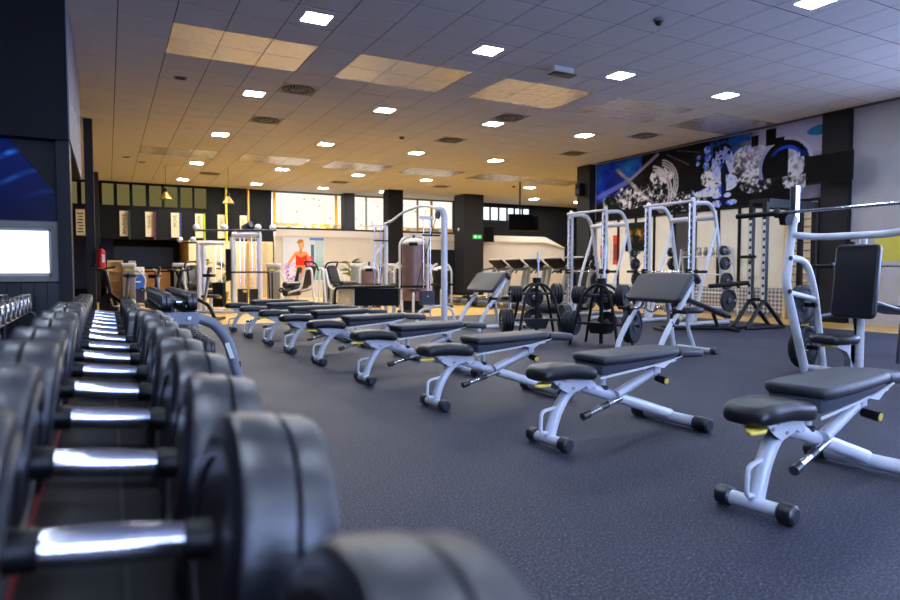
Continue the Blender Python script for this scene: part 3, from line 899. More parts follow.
# ---- plate trees
def plate_tree(loc, rz, which, label, bars):
    t = thing('plate_tree', label, 'plate rack', loc, rz)
    K = 'frame_black'
    for x in (-0.16, 0.16):
        MB().tube([(x * 1.5, -0.34, 0.0), (x, -0.2, 0.66), (x * 0.6, -0.08, 0.8), (x * 0.6, 0.08, 0.8), (x, 0.2, 0.66), (x * 1.5, 0.34, 0.0)], 0.02, 10, 0.12).build('leg_frame', K, t)
    MB().cyl((0, 0, 0.02), (0, 0, 0.8), 0.028, n=14).build('post', K, t)
    MB().prism([(-0.16, 0.30), (0.16, 0.30), (0.11, 0.16), (-0.11, 0.16)], -0.1, 0.1, 'yz').build('tray', K, t)
    MB().lathe([(0.05, 0), (0.06, 0.0), (0.06, 0.11), (0.05, 0.11)], 18, Matrix.Translation((0, 0, 0.78))).build('bar_holder', 'plastic_black', t)
    pegs = [((0, -0.14, 0.66), (0, -1, 0), 0.29), ((0, 0.14, 0.66), (0, 1, 0), 0.29), ((0.1, 0, 0.6), (1, 0, 0), 0.13), ((0, -0.27, 0.28), (0, -1, 0), 0.27), ((0, 0.27, 0.28), (0, 1, 0), 0.27), ((0.15, 0, 0.3), (1, 0, 0), 0.12)]
    for (p, d, L) in pegs:
        q = [p[i] + d[i] * L for i in range(3)]
        p = [p[i] - d[i] * (0.1 if p[0] else 0.14) for i in range(3)]
        MB().cyl(p, q, 0.02, n=12, ch=0.003).build('peg', 'frame_dark', t)
    R = Matrix.Translation(loc) @ Matrix.Rotation(rz, 4, 'Z')
    names = ['upper near', 'upper far', 'upper back', 'lower near', 'lower far', 'lower back']
    sizes = [0.15, 0.12, 0.14, 0.225, 0.17, 0.14]
    counts = [3, 4, 1, 3, 4, 1]
    for (p, d, L), nm, r, c in zip(pegs, names, sizes, counts):
        for k in range(c):
            off = (0.045 if d[0] else 0.115) + k * 0.04
            q = R @ Vector([p[i] + d[i] * off for i in range(3)])
            dd_ = (R.to_3x3() @ Vector(d))
            w = ['innermost', 'second', 'third', 'outermost'][k] if c > 1 else 'single'
            plate(r, q, dd_, '%s black weight plate on the %s peg of the %s plate tree' % (w, nm, which), 'plates on the plate trees')
    for k, (dx, dy, tilt, h) in enumerate(bars):
        q = R @ Vector((dx, dy, 0.894))
        b_ = thing('short_barbell', 'chrome bar standing %s in the holder of the %s plate tree' % ('on the left' if dy > 0 else 'on the right', which), 'bar', q, rz, 'bars standing in plate trees')
        MB().cyl((0, 0, 0), (tilt * h, 0, h), 0.014, n=12).build('shaft', 'steel', b_)
        MB().cyl((tilt * h * 0.6, 0, h * 0.6), (tilt * h, 0, h), 0.022, n=14, ch=0.003).build('sleeve', 'frame_white', b_)
plate_tree((5.78, 6.55, 0), 0.42, 'near', 'black A-frame plate tree behind the right preacher bench', [(0, -0.03, 0.12, 0.42)])
plate_tree((5.45, 7.55, 0), 1.22, 'far', 'black A-frame plate tree between the two preacher benches', [(0, -0.02, 0.0, 0.36)])

# ---- preacher curl benches (user faces -x, the sloping arm pad faces the aisle)
def make_preacher():
    t = thing('preacher_bench', 'x', 'bench')
    F = 'frame_white'
    slope = math.atan2(0.30, 0.25)
    A = Matrix.Translation((0.0, 0, 0.79)) @ Matrix.Rotation(-slope, 4, 'Y')
    MB().pad(rr(0.40, 0.82, 0.06), -0.035, 0.035, 0.025, A, seg=4).build('arm_pad', 'vinyl_grey', t)
    MB().pad(rr(0.14, 0.82, 0.05), -0.03, 0.03, 0.022, Matrix.Translation((0.2, 0, 0.9)) @ Matrix.Rotation(math.radians(55), 4, 'Y'), seg=3).build('pad_crest', 'vinyl', t)
    for y in (-0.32, 0.32):
        MB().tube([(0.20, y, 0.86), (-0.25, y, 0.26), (-0.33, y, 0.11), (-0.33, y, 0.0)], 0.026, 12, 0.1, ry=0.036).build('front_leg', F, t)
        MB().prism([(-0.16, 0.50), (-0.08, 0.54), (-0.1, 0.47), (-0.02, 0.43), (-0.04, 0.38), (-0.14, 0.42)], y - 0.012, y + 0.012).build('bar_hook', 'plastic_black', t)
    MB().tube([(0.12, 0, 0.78), (0.26, 0, 0.06)], 0.026, 12, ry=0.034).build('centre_post', F, t)
    MB().tube([(-0.33, -0.34, 0.035), (-0.33, 0.34, 0.035)], 0.026, 12).build('front_base', F, t)
    MB().tube([(-0.33, 0, 0.04), (0.62, 0, 0.04)], 0.03, 12).build('base_beam', F, t)
    rb = MB().tube([(0.62, -0.28, 0.04), (0.62, 0.28, 0.04)], 0.028, 12).build('rear_base', F, t)
    for s in (-1, 1):
        MB().cyl((0.62, s * 0.25, 0.04), (0.62, s * 0.33, 0.04), 0.038, n=16, ch=0.005).build('rubber_cap', 'rubber_black', rb)
    MB().tube([(0.62, 0, 0.05), (0.5, 0, 0.30), (0.5, 0, 0.48)], 0.024, 12, 0.06).build('seat_post', F, t)
    MB().pad(smooth_poly([(-0.16, -0.15), (0.13, -0.17), (0.17, 0), (0.13, 0.17), (-0.16, 0.15)], 2), 0, 0.07, 0.026, Matrix.Translation((0.5, 0, 0.48))).build('seat_pad', 'vinyl', t)
    MB().cyl((0.28, -0.03, 0.42), (0.28, -0.09, 0.42), 0.02, n=14, ch=0.003).build('knob', 'yellow', t)
    MB().b(-0.16, -0.13, -0.345, -0.33, 0.36, 0.42).build('decal', 'navy', t)
    return t
def make_curl_bar():
    t = thing('curl_bar', 'x', 'bar')
    MB().tube([(0, -0.5, 0), (0, -0.2, 0), (0, -0.12, 0.045), (0, -0.05, -0.02), (0, 0.05, -0.02), (0, 0.12, 0.045), (0, 0.2, 0), (0, 0.5, 0)], 0.0135, 10, 0.05).build('shaft', 'chrome', t)
    for s in (-1, 1):
        MB().cyl((0, s * 0.36, 0), (0, s * 0.52, 0), 0.022, n=14, ch=0.003).build('sleeve', 'plastic_black', t)
        MB().cyl((0, s * 0.345, 0), (0, s * 0.36, 0), 0.035, n=16).build('collar', 'plastic_black', t)
    return t
pr = make_preacher()
place(pr, (5.70, 5.47, 0), 0.02, 'preacher curl bench with grey arm pad, right one behind the second bench')
p2 = copy_tree(pr); place(p2, (5.62, 9.25, 0), 0.03, 'preacher curl bench with grey arm pad, left one near the cable machine')
for o_, g in ((pr, 'preacher curl benches'), (p2, 'preacher curl benches')): o_['group'] = g
cb = make_curl_bar()
place(cb, (5.575, 5.47, 0.537), 0.02, 'wavy chrome curl bar resting on the right preacher bench', 'curl bars')
c2 = copy_tree(cb); place(c2, (5.495, 9.25, 0.537), 0.03, 'wavy chrome curl bar resting on the left preacher bench', 'curl bars')

# ---- barbells
def barbell(name, label, loc, L, shaft, sleeve=0.4, m='chrome', ms='frame_black', group=None):
    t = thing(name, label, 'barbell', loc, 0, group)
    MB().cyl((0, -L / 2, 0), (0, L / 2, 0), shaft, n=14).build('shaft', m, t)
    for s in (-1, 1):
        MB().cyl((0, s * (L / 2 - 0.0), 0), (0, s * (L / 2 + sleeve), 0), 0.025, n=16, ch=0.003).build('sleeve', ms, t)
        MB().lathe([(0.025, 0), (0.045, 0.006), (0.045, 0.026), (0.025, 0.032)], 18, Matrix.Translation((0, s * L / 2 - 0.016, 0)) @ Matrix.Rotation(PI / 2, 4, 'X') @ Matrix.Translation((0, 0, -0.016))).build('collar', ms, t)
    return t

# ---- shoulder press bench on the right edge (bar runs along y, user faces -x)
t = thing('shoulder_press_bench', 'tall silver shoulder press bench with black back pad at right edge', 'bench', (5.62, 3.3, 0))
F = 'frame_white'
for y in (-0.52, 0.52):
    MB().tube([(0.33, y, 0.0), (0.02, y, 0.80), (0.0, y, 0.9), (0.05, y, 1.30), (0.09, y, 1.50)], 0.036, 14, 0.12, ry=0.042).build('upright', F, t)
    MB().box((0.1, y, 1.62), (0.06, 0.06, 0.34)).build('post_head', 'steel', t)
    MB().box((0.067, y, 1.63), (0.006, 0.03, 0.30)).build('post_plate', 'frame_dark', t)
    MB().prism([(0.02, 1.42), (0.06, 1.52), (0.02, 1.56), (-0.04, 1.52), (-0.08, 1.46), (-0.1, 1.52), (-0.07, 1.42)], y - 0.03, y + 0.03).build('bar_hook', 'plastic_black', t)
    MB().tube([(0.03, y, 1.12), (0.30, y, 1.09), (0.44, y, 0.80), (0.62, y, 0.0)], 0.032, 12, 0.16).build('rear_leg', F, t)
    MB().tube([(0.03, y, 0.79), (0.44, y, 0.72)], 0.026, 12).build('brace', F, t)
    for z in (0.8, 1.11):
        MB().cyl((0.0, y - 0.048, z), (0.0, y - 0.036, z), 0.022, n=14).build('bolt', 'plastic_black', t)
    for (x, z) in ((0.40, 0.66), (0.45, 0.24)):
        MB().cyl((x, y - 0.05, z), (x, y + (0.26 if y > 0 else 0.2), z), 0.022, n=12).build('plate_peg', 'plastic_black', t)
MB().tube([(0.05, -0.52, 1.33), (0.12, -0.30, 1.30), (0.12, 0.30, 1.30), (0.05, 0.52, 1.33)], 0.032, 12, 0.1).build('cross_tube', F, t)
MB().tube([(0.33, -0.52, 0.06), (0.33, 0.52, 0.06)], 0.03, 12).build('base_tube', F, t)
A = Matrix.Translation((0.24, 0.02, 0.90)) @ Matrix.Rotation(math.radians(-84), 4, 'Y')
MB().pad(rr(0.66, 0.38, 0.05), -0.035, 0.035, 0.024, A, seg=4).build('back_pad', 'vinyl', t)
MB().tube([(0.30, 0.0, 1.29), (0.30, 0.0, 0.5), (0.3, 0.0, 0.05)], 0.03, 12).build('spine', F, t)
MB().pad(smooth_poly([(-0.24, -0.06), (-0.2, -0.15), (0.1, -0.18), (0.16, 0), (0.1, 0.18), (-0.2, 0.15), (-0.24, 0.06)], 2), 0, 0.075, 0.03, Matrix.Translation((0.02, 0.04, 0.36)), seg=4).build('seat_pad', 'vinyl', t)
MB().prism([(-0.14, 0.36), (0.22, 0.36), (0.22, 0.14), (0.1, 0.28)], 0.0, 0.05).build('seat_bracket', F, t)
MB().b(0.16, 0.22, 0.0, 0.06, 0.03, 0.36).build('seat_post', 'steel', t)
MB().b(-0.16, -0.06, -0.02, 0.08, 0.335, 0.355).build('seat_lever', 'yellow', t)
MB().tube([(0.33, 0.02, 0.06), (-0.05, 0.02, 0.05)], 0.03, 12).build('front_beam', F, t)
barbell('barbell', 'long chrome barbell racked on the shoulder press bench', (5.568, 3.25, 1.533), 1.32, 0.0145, 0.42)
for k, (x, z, r) in enumerate(((6.02, 0.66, 0.19), (6.07, 0.24, 0.21))):
    for q in range(2):
        plate(r, (x, 3.3 + 0.52 + 0.075 + q * 0.042, z), (0, 1, 0), '%s plate on the %s peg of the shoulder press bench' % (('inner', 'outer')[q], ('upper', 'lower')[k]), 'plates on the shoulder press bench')

# ---- incline press bench behind it, mostly cut by the frame edge
t = thing('incline_press_bench', 'dark press bench with yellow board behind the shoulder press bench', 'bench', (8.2, 4.25, 0))
for y in (-0.5, 0.5):
    MB().tube([(0.3, y, 0.0), (0.05, y, 1.0), (0.1, y, 1.35)], 0.034, 12, 0.1).build('upright', 'frame_black', t)
    MB().tube([(0.3, y, 0.5), (-0.7, y, 0.42)], 0.03, 12).build('side_rail', 'frame_dark', t)
    MB().tube([(-0.7, y, 0.42), (-0.75, y, 0.0)], 0.03, 12).build('rear_leg', 'frame_dark', t)
MB().tube([(0.05, -0.5, 0.55), (0.05, 0.5, 0.55)], 0.03, 12).build('cross_tube', 'frame_dark', t)
MB().pad(rr(0.9, 0.3, 0.05), -0.03, 0.03, 0.02, Matrix.Translation((-0.3, 0, 0.58)) @ Matrix.Rotation(0.2, 4, 'Y')).build('back_pad', 'vinyl', t)
MB().box((0.16, 0.1, 1.26), (0.02, 0.34, 0.3)).build('instruction_board', 'yellow', t)
barbell('barbell', 'black barbell racked behind the shoulder press back pad', (8.2, 4.25, 1.05), 1.4, 0.0145, 0.3, 'steel')

# ---- smith machines (width along y, open side to -x)
def make_smith():
    t = thing('smith_machine', 'x', 'smith machine')
    F = 'frame_white'
    for s, y in ((-1, -0.51), (1, 0.51)):
        MB().b(-0.03, 0.03, y - 0.04, y + 0.04, 0.06, 2.18).build('guide_post', F, t)
        sl = MB().b(-0.034, -0.031, y - 0.018, y + 0.018, 0.3, 2.1).build('slot_strip', 'frame_dark', t)
        holes = MB()
        for k in range(14): holes.b(-0.037, -0.0345, y - 0.012, y + 0.012, 0.4 + k * 0.12, 0.45 + k * 0.12)
        holes.build('peg_holes', 'plastic_light', sl)['kind'] = 'stuff'
        MB().cyl((-0.09, y, 0.08), (-0.09, y, 2.16), 0.013, n=12).build('guide_rod', 'chrome', t)
        MB().tube([(0.0, y, 2.17), (0.42, y, 2.2), (0.58, y, 2.02), (0.80, y, 0.9), (0.95, y, 0.04)], 0.036, 12, 0.22).build('rear_frame', F, t)
        MB().tube([(-0.35, y, 0.05), (1.0, y, 0.05)], 0.036, 12).build('base_rail', F, t)
        MB().tube([(0.62, y, 1.75), (0.3, y, 0.9), (0.1, y, 0.1)], 0.03, 12, 0.1).build('brace', F, t)
        MB().b(-0.14, -0.02, y - 0.03, y + 0.03, 0.92, 1.02).build('carriage', 'plastic_black', t)
        MB().lathe([(0.04, 0), (0.04, 0.07), (0.02, 0.09)], 14, Matrix.Translation((0, y, 2.18))).build('post_cap', F, t)
        for z in (0.45, 0.8, 1.12, 1.35):
            xx = 0.95 - (z - 0.04) * 0.174
            MB().cyl((xx, y - s * 0.02, z), (xx, y + s * 0.24, z), 0.02, n=12).build('plate_peg', 'steel', t)
    MB().tube([(-0.06, -0.57, 2.2), (-0.06, 0.57, 2.2)], 0.024, 12).build('top_bar', F, t)
    MB().tube([(0.60, -0.51, 1.95), (0.60, 0.51, 1.95)], 0.05, 14).build('rear_crossbar', F, t)
    MB().tube([(0.92, -0.51, 0.3), (0.92, 0.51, 0.3)], 0.03, 12).build('low_crossbar', F, t)
    br = MB().cyl((-0.12, -0.9, 0.97), (-0.12, 0.9, 0.97), 0.014, n=14).build('bar', 'chrome', t)
    for s in (-1, 1):
        MB().cyl((-0.12, s * 0.72, 0.97), (-0.12, s * 0.92, 0.97), 0.025, n=14, ch=0.003).build('bar_sleeve', 'plastic_black', br)
        MB().lathe([(0.045, -0.015), (0.045, 0.015)], 18, Matrix.Translation((-0.12, s * 0.7, 0.97)) @ Matrix.Rotation(PI / 2, 4, 'X')).build('bar_collar', 'plastic_black', br)
    return t
sm = make_smith()
place(sm, (8.83, 10.45, 0), 0.05, 'tall silver smith machine on the left, in front of the red posters', 'smith machines')
s2 = copy_tree(sm); place(s2, (9.05, 8.45, 0), 0.02, 'tall silver smith machine on the right, below the wall mural', 'smith machines')
for (mx, my, rz, nm) in ((8.83, 10.45, 0.05, 'left'), (9.05, 8.45, 0.02, 'right')):
    R = Matrix.Translation((mx, my, 0)) @ Matrix.Rotation(rz, 4, 'Z')
    for side, y in ((-1, -0.51), (1, 0.51)):
        for z, r in ((0.45, 0.2), (0.8, 0.15), (1.12, 0.12), (1.35, 0.09)):
            xx = 0.95 - (z - 0.04) * 0.174
            p = R @ Vector((xx, y + side * 0.09, z))
            plate(r, p, R.to_3x3() @ Vector((0, 1, 0)), '%s plate on the %s side of the %s smith machine' % ({0.45: 'lowest', 0.8: 'second lowest', 1.12: 'third lowest', 1.35: 'top'}[z], 'near' if side < 0 else 'far', nm), 'plates on the smith machines', 0.06)

# ---- black half rack with white slotted posts
t = thing('power_rack', 'black half rack with white slotted posts before the cream wall panels', 'rack', (9.75, 7.15, 0))
K = 'frame_black'
for y in (-0.13, 0.13):
    MB().b(-0.035, 0.035, y - 0.04, y + 0.04, 0.45, 2.2).build('post', K, t)
    st = MB().b(-0.042, -0.036, y - 0.032, y + 0.032, 0.5, 1.85).build('slot_strip', 'white', t)
    for k in range(10):
        z = 0.58 + k * 0.13
        MB().prism([(-0.055, z), (-0.043, z + 0.05), (-0.043, z)], y - 0.03, y + 0.012).build('hook_tooth', K, st)
    MB().tube([(-0.42, y, 0.04), (-0.05, y, 0.45), (0.05, y, 0.45), (0.5, y, 0.04)], 0.034, 12, 0.08).build('leg', K, t)
    MB().tube([(-0.45, y, 0.03), (0.55, y, 0.03)], 0.03, 10).build('foot', K, t)
MB().b(-0.03, 0.03, -0.17, 0.17, 2.14, 2.2).build('top_bar', K, t)
MB().tube([(0, -0.13, 0.5), (0, 0.13, 0.5)], 0.03, 10).build('low_bar', K, t)
for y in (-0.13, 0.13):
    MB().b(1.3, 1.37, y - 0.04, y + 0.04, 0.0, 2.2).build('rear_post', K, t)
    MB().b(0.035, 1.3, y - 0.035, y + 0.035, 2.06, 2.2).build('top_beam', K, t)
MB().b(1.3, 1.37, -0.09, 0.09, 2.1, 2.18).build('rear_crossbar', K, t)
MB().tube([(-0.05, 0.13, 0.78), (-0.6, 0.5, 0.72)], 0.04, 10).build('spotter_arm', K, t)
MB().pad(rr(0.1, 0.3, 0.03), 0, 0.05, 0.015, Matrix.Translation((-0.1, 0.13, 1.2))).build('spotter_pad', 'plastic_black', t)

# ---- black decline bench
t = thing('decline_bench', 'black decline bench lying between preacher bench and black half rack', 'bench', (8.55, 7.3, 0))
A = Matrix.Translation((0, 0, 0.42)) @ Matrix.Rotation(math.radians(-90 + 62), 4, 'Z')
MB().pad(rr(1.0, 0.28, 0.06), -0.035, 0.035, 0.02, A @ Matrix.Rotation(math.radians(22), 4, 'Y')).build('back_pad', 'vinyl', t)
MB().pad(rr(0.3, 0.28, 0.06), -0.035, 0.035, 0.02, A @ Matrix.Translation((-0.64, 0, 0.2))).build('seat_pad', 'vinyl', t)
MB().tube([(-0.66, 0, -0.37), (0.5, 0, -0.37)], 0.035, 10, T=A).build('base_beam', K, t)
MB().tube([(-0.5, 0, -0.37), (-0.55, 0, 0.17)], 0.035, 10, T=A).build('seat_post', K, t)
MB().tube([(0.3, 0, -0.37), (0.2, 0, -0.12)], 0.03, 10, T=A).build('back_post', K, t)
for x in (-0.66, 0.5):
    MB().tube([(x, -0.28, -0.385), (x, 0.28, -0.385)], 0.033, 10, T=A).build('foot_bar', K, t)
for s in (-1, 1):
    MB().cyl((-0.78, s * 0.08, 0.1), (-0.78, s * 0.22, 0.1), 0.05, n=16, ch=0.01, T=A).build('leg_roller', 'vinyl', t)
MB().tube([(-0.78, -0.22, 0.1), (-0.78, 0.22, 0.1)], 0.012, 8, T=A).build('roller_bar', 'steel', t)
MB().tube([(-0.62, 0, 0.12), (-0.78, 0, 0.1)], 0.02, 8, T=A).build('roller_arm', K, t)

# ---- right wall: mural, cream panels, chequer plate, wall bars, posters, television
wr = bpy.data.objects['wall_right']
def vnoise(x, y, s):
    def h(i, j):
        n = (i * 374761393 + j * 668265263 + s * 69069) & 0xffffffff
        n = ((n ^ (n >> 13)) * 1274126177) & 0xffffffff
        return ((n ^ (n >> 16)) & 0xffff) / 65535
    i, j = math.floor(x), math.floor(y); fx, fy = x - i, y - j
    fx = fx * fx * (3 - 2 * fx); fy = fy * fy * (3 - 2 * fy)
    return (h(i, j) * (1 - fx) + h(i + 1, j) * fx) * (1 - fy) + (h(i, j + 1) * (1 - fx) + h(i + 1, j + 1) * fx) * fy
def fbm(x, y, s): return 0.5 * vnoise(x, y, s) + 0.3 * vnoise(x * 2.1, y * 2.1, s + 1) + 0.2 * vnoise(x * 4.3, y * 4.3, s + 2)
def mixc(a, b, k): k = max(0, min(1, k)); return tuple(a[i] * (1 - k) + b[i] * k for i in range(3))
MY0, MY1, MZ0, MZ1 = 14.25, 7.64, 2.42, 3.98
def mural(u, v):
    """black, white and blue print of chrome weights; u runs towards the camera, x,z in metres"""
    x = u * (MY0 - MY1); z = v * (MZ1 - MZ0)
    n = fbm(x * 3, z * 3, 3); n2 = fbm(x * 9, z * 9, 11); n3 = fbm(x * 18, z * 18, 31)
    def seg(x0, z0, x1, z1, w):
        dx, dz = x1 - x0, z1 - z0; s = max(0, min(1, ((x - x0) * dx + (z - z0) * dz) / (dx * dx + dz * dz)))
        return math.hypot(x - x0 - s * dx, z - z0 - s * dz) < w
    def ell(cx, cz, rx, rz): return ((x - cx) / rx) ** 2 + ((z - cz) / rz) ** 2
    c = mixc((10, 9, 13), (56, 52, 60), (n - 0.5) * 1.6)
    # lavender light field on the right
    k = min((x - 4.3) * 1.1, (z - 0.55 + 0.12 * (x - 4.6)) * 1.7)
    c = mixc(c, (188, 186, 218), k + 0.25 * (n - 0.5))
    if x > 6.05 and z < 0.55: c = mixc((150, 146, 168), (90, 86, 104), n)
    if 3.9 < x < 5.0 and z > 1.16: c = mixc(c, (24, 92, 200), (n2 - 0.36) * 4)
    # blue left corner
    if z > 0.42 + 0.42 * x and x < 1.75: c = mixc((10, 34, 176), (26, 120, 214), n * 1.4 - 0.25 + 0.2 * math.sin(5 * x - 4 * z))
    if ell(0.8, 0.95, 0.5, 0.4) < 1 and z < 1.25 - 0.7 * abs(x - 0.8): c = mixc(c, (12, 24, 120), 0.6)
    if seg(0.0, 0.62, 1.3, 0.95, 0.07): c = mixc(c, (120, 124, 226), 0.75)
    if seg(1.3, 0.95, 2.3, 1.5, 0.045): c = mixc(c, (176, 160, 196), 0.8)
    if seg(0.85, 1.3, 2.5, 0.0, 0.05): c = (120, 116, 128) if abs(n2 - 0.5) > 0.04 else (180, 176, 188)
    if seg(2.6, 1.45, 3.3, 1.1, 0.02) or seg(2.9, 1.5, 3.6, 1.35, 0.012): c = (70, 66, 76)
    # wet sparkling splashes
    for (cx, cz, rx, rz, t) in ((1.35, 0.52, 0.55, 0.30, 0.5), (0.45, 0.42, 0.3, 0.2, 0.58), (2.45, 0.95, 0.36, 0.2, 0.42), (2.3, 0.5, 0.6, 0.36, 0.56), (3.9, 0.72, 0.22, 0.2, 0.42), (4.95, 0.95, 0.45, 0.32, 0.47), (5.1, 0.5, 0.4, 0.24, 0.5), (6.0, 0.55, 0.26, 0.42, 0.45), (3.2, 0.2, 0.6, 0.3, 0.6)):
        d = ell(cx, cz, rx, rz)
        if d < 1.2:
            q = 0.6 * n2 + 0.4 * n3
            c = mixc(c, (236, 236, 246), (q - t - 0.08 * d + 0.12) * 5)
    # chrome rings around the first weight
    for (cx, cz, R, w) in ((2.35, 0.72, 0.62, 0.018), (2.35, 0.72, 0.56, 0.018), (2.35, 0.72, 0.50, 0.02), (2.05, 0.5, 0.72, 0.03), (2.05, 0.5, 0.64, 0.025)):
        d = math.hypot(x - cx, z - cz)
        if abs(d - R) < w and x > cx + 0.1 and z > cz - 0.35: c = mixc(c, (206, 204, 216), 0.9)
    # figure: pale bust with dark hair and blue shade
    if ell(4.25, 0.95, 0.30, 0.42) < 1: c = mixc((206, 214, 250), (120, 150, 244), (0.5 - n2) * 4 + max(0, 4.1 - x) * 2)
    if ell(4.22, 1.22, 0.24, 0.2) < 1 and n2 > 0.42: c = (8, 8, 20)
    if seg(4.25, 0.98, 4.36, 0.72, 0.09) and n2 > 0.36: c = (18, 44, 190) if x < 4.27 else (10, 12, 40)
    if ell(4.42, 0.55, 0.24, 0.18) < 1: c = mixc((220, 226, 252), (90, 130, 240), (0.5 - n3) * 4)
    if ell(3.85, 0.42, 0.5, 0.14) < 1 and z < 0.36 + 0.25 * (x - 3.3): c = mixc((226, 230, 250), (60, 100, 240), (0.52 - n2) * 7)
    if seg(4.27, 0.85, 4.32, 0.1, 0.07): c = (12, 16, 60)
    for (cx, cz, rx, rz) in ((4.12, 0.27, 0.13, 0.06), (4.1, 0.08, 0.14, 0.09), (4.5, 0.10, 0.15, 0.06), (4.4, 0.27, 0.1, 0.05)):
        if ell(cx, cz, rx, rz) < 1: c = mixc((40, 84, 240), (210, 222, 255), (n3 - 0.35) * 4)
    for (cx, cz, r) in ((3.58, 1.22, 0.055), (3.82, 1.36, 0.09), (3.84, 1.18, 0.09), (3.80, 1.0, 0.085), (3.56, 1.08, 0.05)):
        if ell(cx, cz, r, r) < 1: c = mixc((30, 80, 236), (170, 196, 255), (n3 - 0.38) * 4)
    # the big weight on the right
    d = math.hypot((x - 5.78), (z - 0.72))
    if d < 0.60 and z > 0.5:
        if d > 0.53: c = mixc((206, 206, 228), (90, 120, 220), (5.5 - x) * 2)
        elif d > 0.42: c = (12, 11, 16)
        elif d > 0.35 and z > 0.95: c = mixc((40, 80, 220), (20, 24, 60), (5.7 - x) * 3)
        elif x < 5.85: c = (14, 13, 18)
    # letter blocks
    for (x0, x1, z0, z1) in ((4.98, 5.16, 1.24, 1.46), (5.32, 5.56, 1.2, 1.54), (5.56, 5.76, 1.2, 1.33)):
        if x0 < x < x1 and z0 < z < z1: c = (12, 12, 18)
    if ell(6.55, 1.32, 0.32, 0.1) < 1: c = (44, 132, 186)
    if 6.1 < x < 6.25 and 0.86 < z < 1.0: c = (24, 40, 120)
    return c
MB().b(XR - 0.012, XR - 0.001, MY1, MY0, MZ0, MZ1).build('mural_board', 'wall_black', wr)
print_grid('wall_mural', 420, 104, lambda u, v: (XR - 0.014, MY0 + u * (MY1 - MY0), MZ0 + v * (MZ1 - MZ0)), mural, 'print_matt', wr)
# cream panels with dark posts
ys = [7.7, 8.35, 8.9, 9.5, 10.05, 10.7, 11.35, 12.0, 12.65, 13.3, 14.2]
for a, c in zip(ys[:-1], ys[1:]):
    MB().b(XR - 0.03, XR - 0.001, a + 0.03, c - 0.03, 0.62, 2.36).build('panel', 'cream_wall' if abs(a - 10.7) > 0.1 else 'wall_grey', wr)
    MB().b(XR - 0.06, XR - 0.001, a - 0.03, a + 0.03, 0.0, 2.38).build('panel_post', 'wall_black', wr)
MB().b(XR - 0.07, XR - 0.001, 7.64, 14.25, 2.361, 2.419).build('panel_rail', 'wall_black', wr)
def checker():
    nt, b = nodes_of('chequer_plate')
    tc = nt.nodes.new('ShaderNodeTexCoord'); mp = nt.nodes.new('ShaderNodeMapping'); mp.inputs['Rotation'].default_value = (PI / 4, 0, 0)
    ck = nt.nodes.new('ShaderNodeTexChecker'); ck.inputs['Scale'].default_value = 16
    nt.links.new(tc.outputs['Object'], mp.inputs[0]); nt.links.new(mp.outputs[0], ck.inputs['Vector'])
    ck.inputs['Color1'].default_value = srgb(206, 204, 204); ck.inputs['Color2'].default_value = srgb(120, 118, 122)
    nt.links.new(ck.outputs[0], b.inputs['Base Color']); b.inputs['Roughness'].default_value = 0.4; b.inputs['Metallic'].default_value = 0.3
checker()
for a in (7.7, 8.8, 9.9, 11.0, 12.1):
    MB().b(XR - 0.08, XR - 0.061, a, a + 1.08, 0.08, 0.6).build('chequer_panel', 'chequer_plate', wr)
# wooden wall bars
t = thing('wall_bars', 'wooden wall bars on the cream panels beside the dark pillar', 'wall bars', (XR - 0.2, 8.0, 0))
for y in (-0.28, 0.28): MB().b(-0.04, 0.1, y - 0.025, y + 0.025, 0, 2.3).build('side_board', 'wood_pale', t)
for k in range(13): MB().cyl((0, -0.27, 0.3 + 0.155 * k), (0, 0.27, 0.3 + 0.155 * k), 0.018, n=10).build('rung', 'wood', t)
# hanging bars rack in front of the cream panels
t = thing('storage_rack', 'thin silver storage rack with bars against the cream panels', 'rack', (XR - 0.5, 10.0, 0))
for y in (-0.7, 0.7):
    MB().tube([(-0.2, y, 0), (0, y, 1.5), (0.2, y, 0)], 0.02, 8, 0.04).build('side_frame', 'frame_white', t)
for z in (0.5, 0.9, 1.3): MB().tube([(-0.01, -0.7, z), (-0.01, 0.7, z)], 0.015, 8).build('shelf_bar', 'frame_white', t)
for k in range(7):
    y = 9.42 + k * 0.19
    o = thing('kettlebell', 'kettlebell on the thin silver rack, %s from the pillar side' % (ORD[k] if k else 'first'), 'kettlebell', (XR - 0.51, y, 1.3185), 0.4 * k, 'kettlebells on the storage rack')
    MB().ball((0, 0, 0.065), 0.068, 14, 8).build('bell', 'plastic_light' if k % 3 else 'plastic_grey', o)
    MB().tube([(-0.04, 0, 0.11), (-0.05, 0, 0.18), (0.05, 0, 0.18), (0.04, 0, 0.11)], 0.011, 8, 0.03).build('handle', 'plastic_grey', o)
# posters
for lab, (y0, y1, z0, z1, m) in {'red poster on the wall behind the left smith machine, nearer one': (13.25, 13.5, 1.15, 1.95, 'paper_red'), 'red and white poster behind the left smith machine, farther one': (13.6, 14.1, 1.2, 1.9, 'white')}.items():
    o = thing('poster', lab, 'poster', (XR - 0.045, (y0 + y1) / 2, z0))
    MB().b(-0.006, 0.006, -(y1 - y0) / 2, (y1 - y0) / 2, 0, z1 - z0).build('sheet', m, o)
    MB().b(-0.009, -0.0065, -(y1 - y0) * 0.3, (y1 - y0) * 0.3, 0.12, (z1 - z0) * 0.7).build('print_block', 'paper_red' if m == 'white' else 'red_dark', o)
o = thing('wall_screen', 'dark wall screen with painted golden reflections between the smith machines', 'screen', (XR - 0.05, 12.6, 1.5))
MB().b(-0.02, 0.02, -0.4, 0.4, 0, 0.75).build('case', 'plastic_black', o)
def gold_reflection(u, v):
    n = fbm(u * 5, v * 4, 41)
    k = max(0, 1 - abs(v - 0.55) * 3.2) * max(0, (n - 0.42) * 5)
    return mixc((10, 9, 8), (214, 160, 40), k)
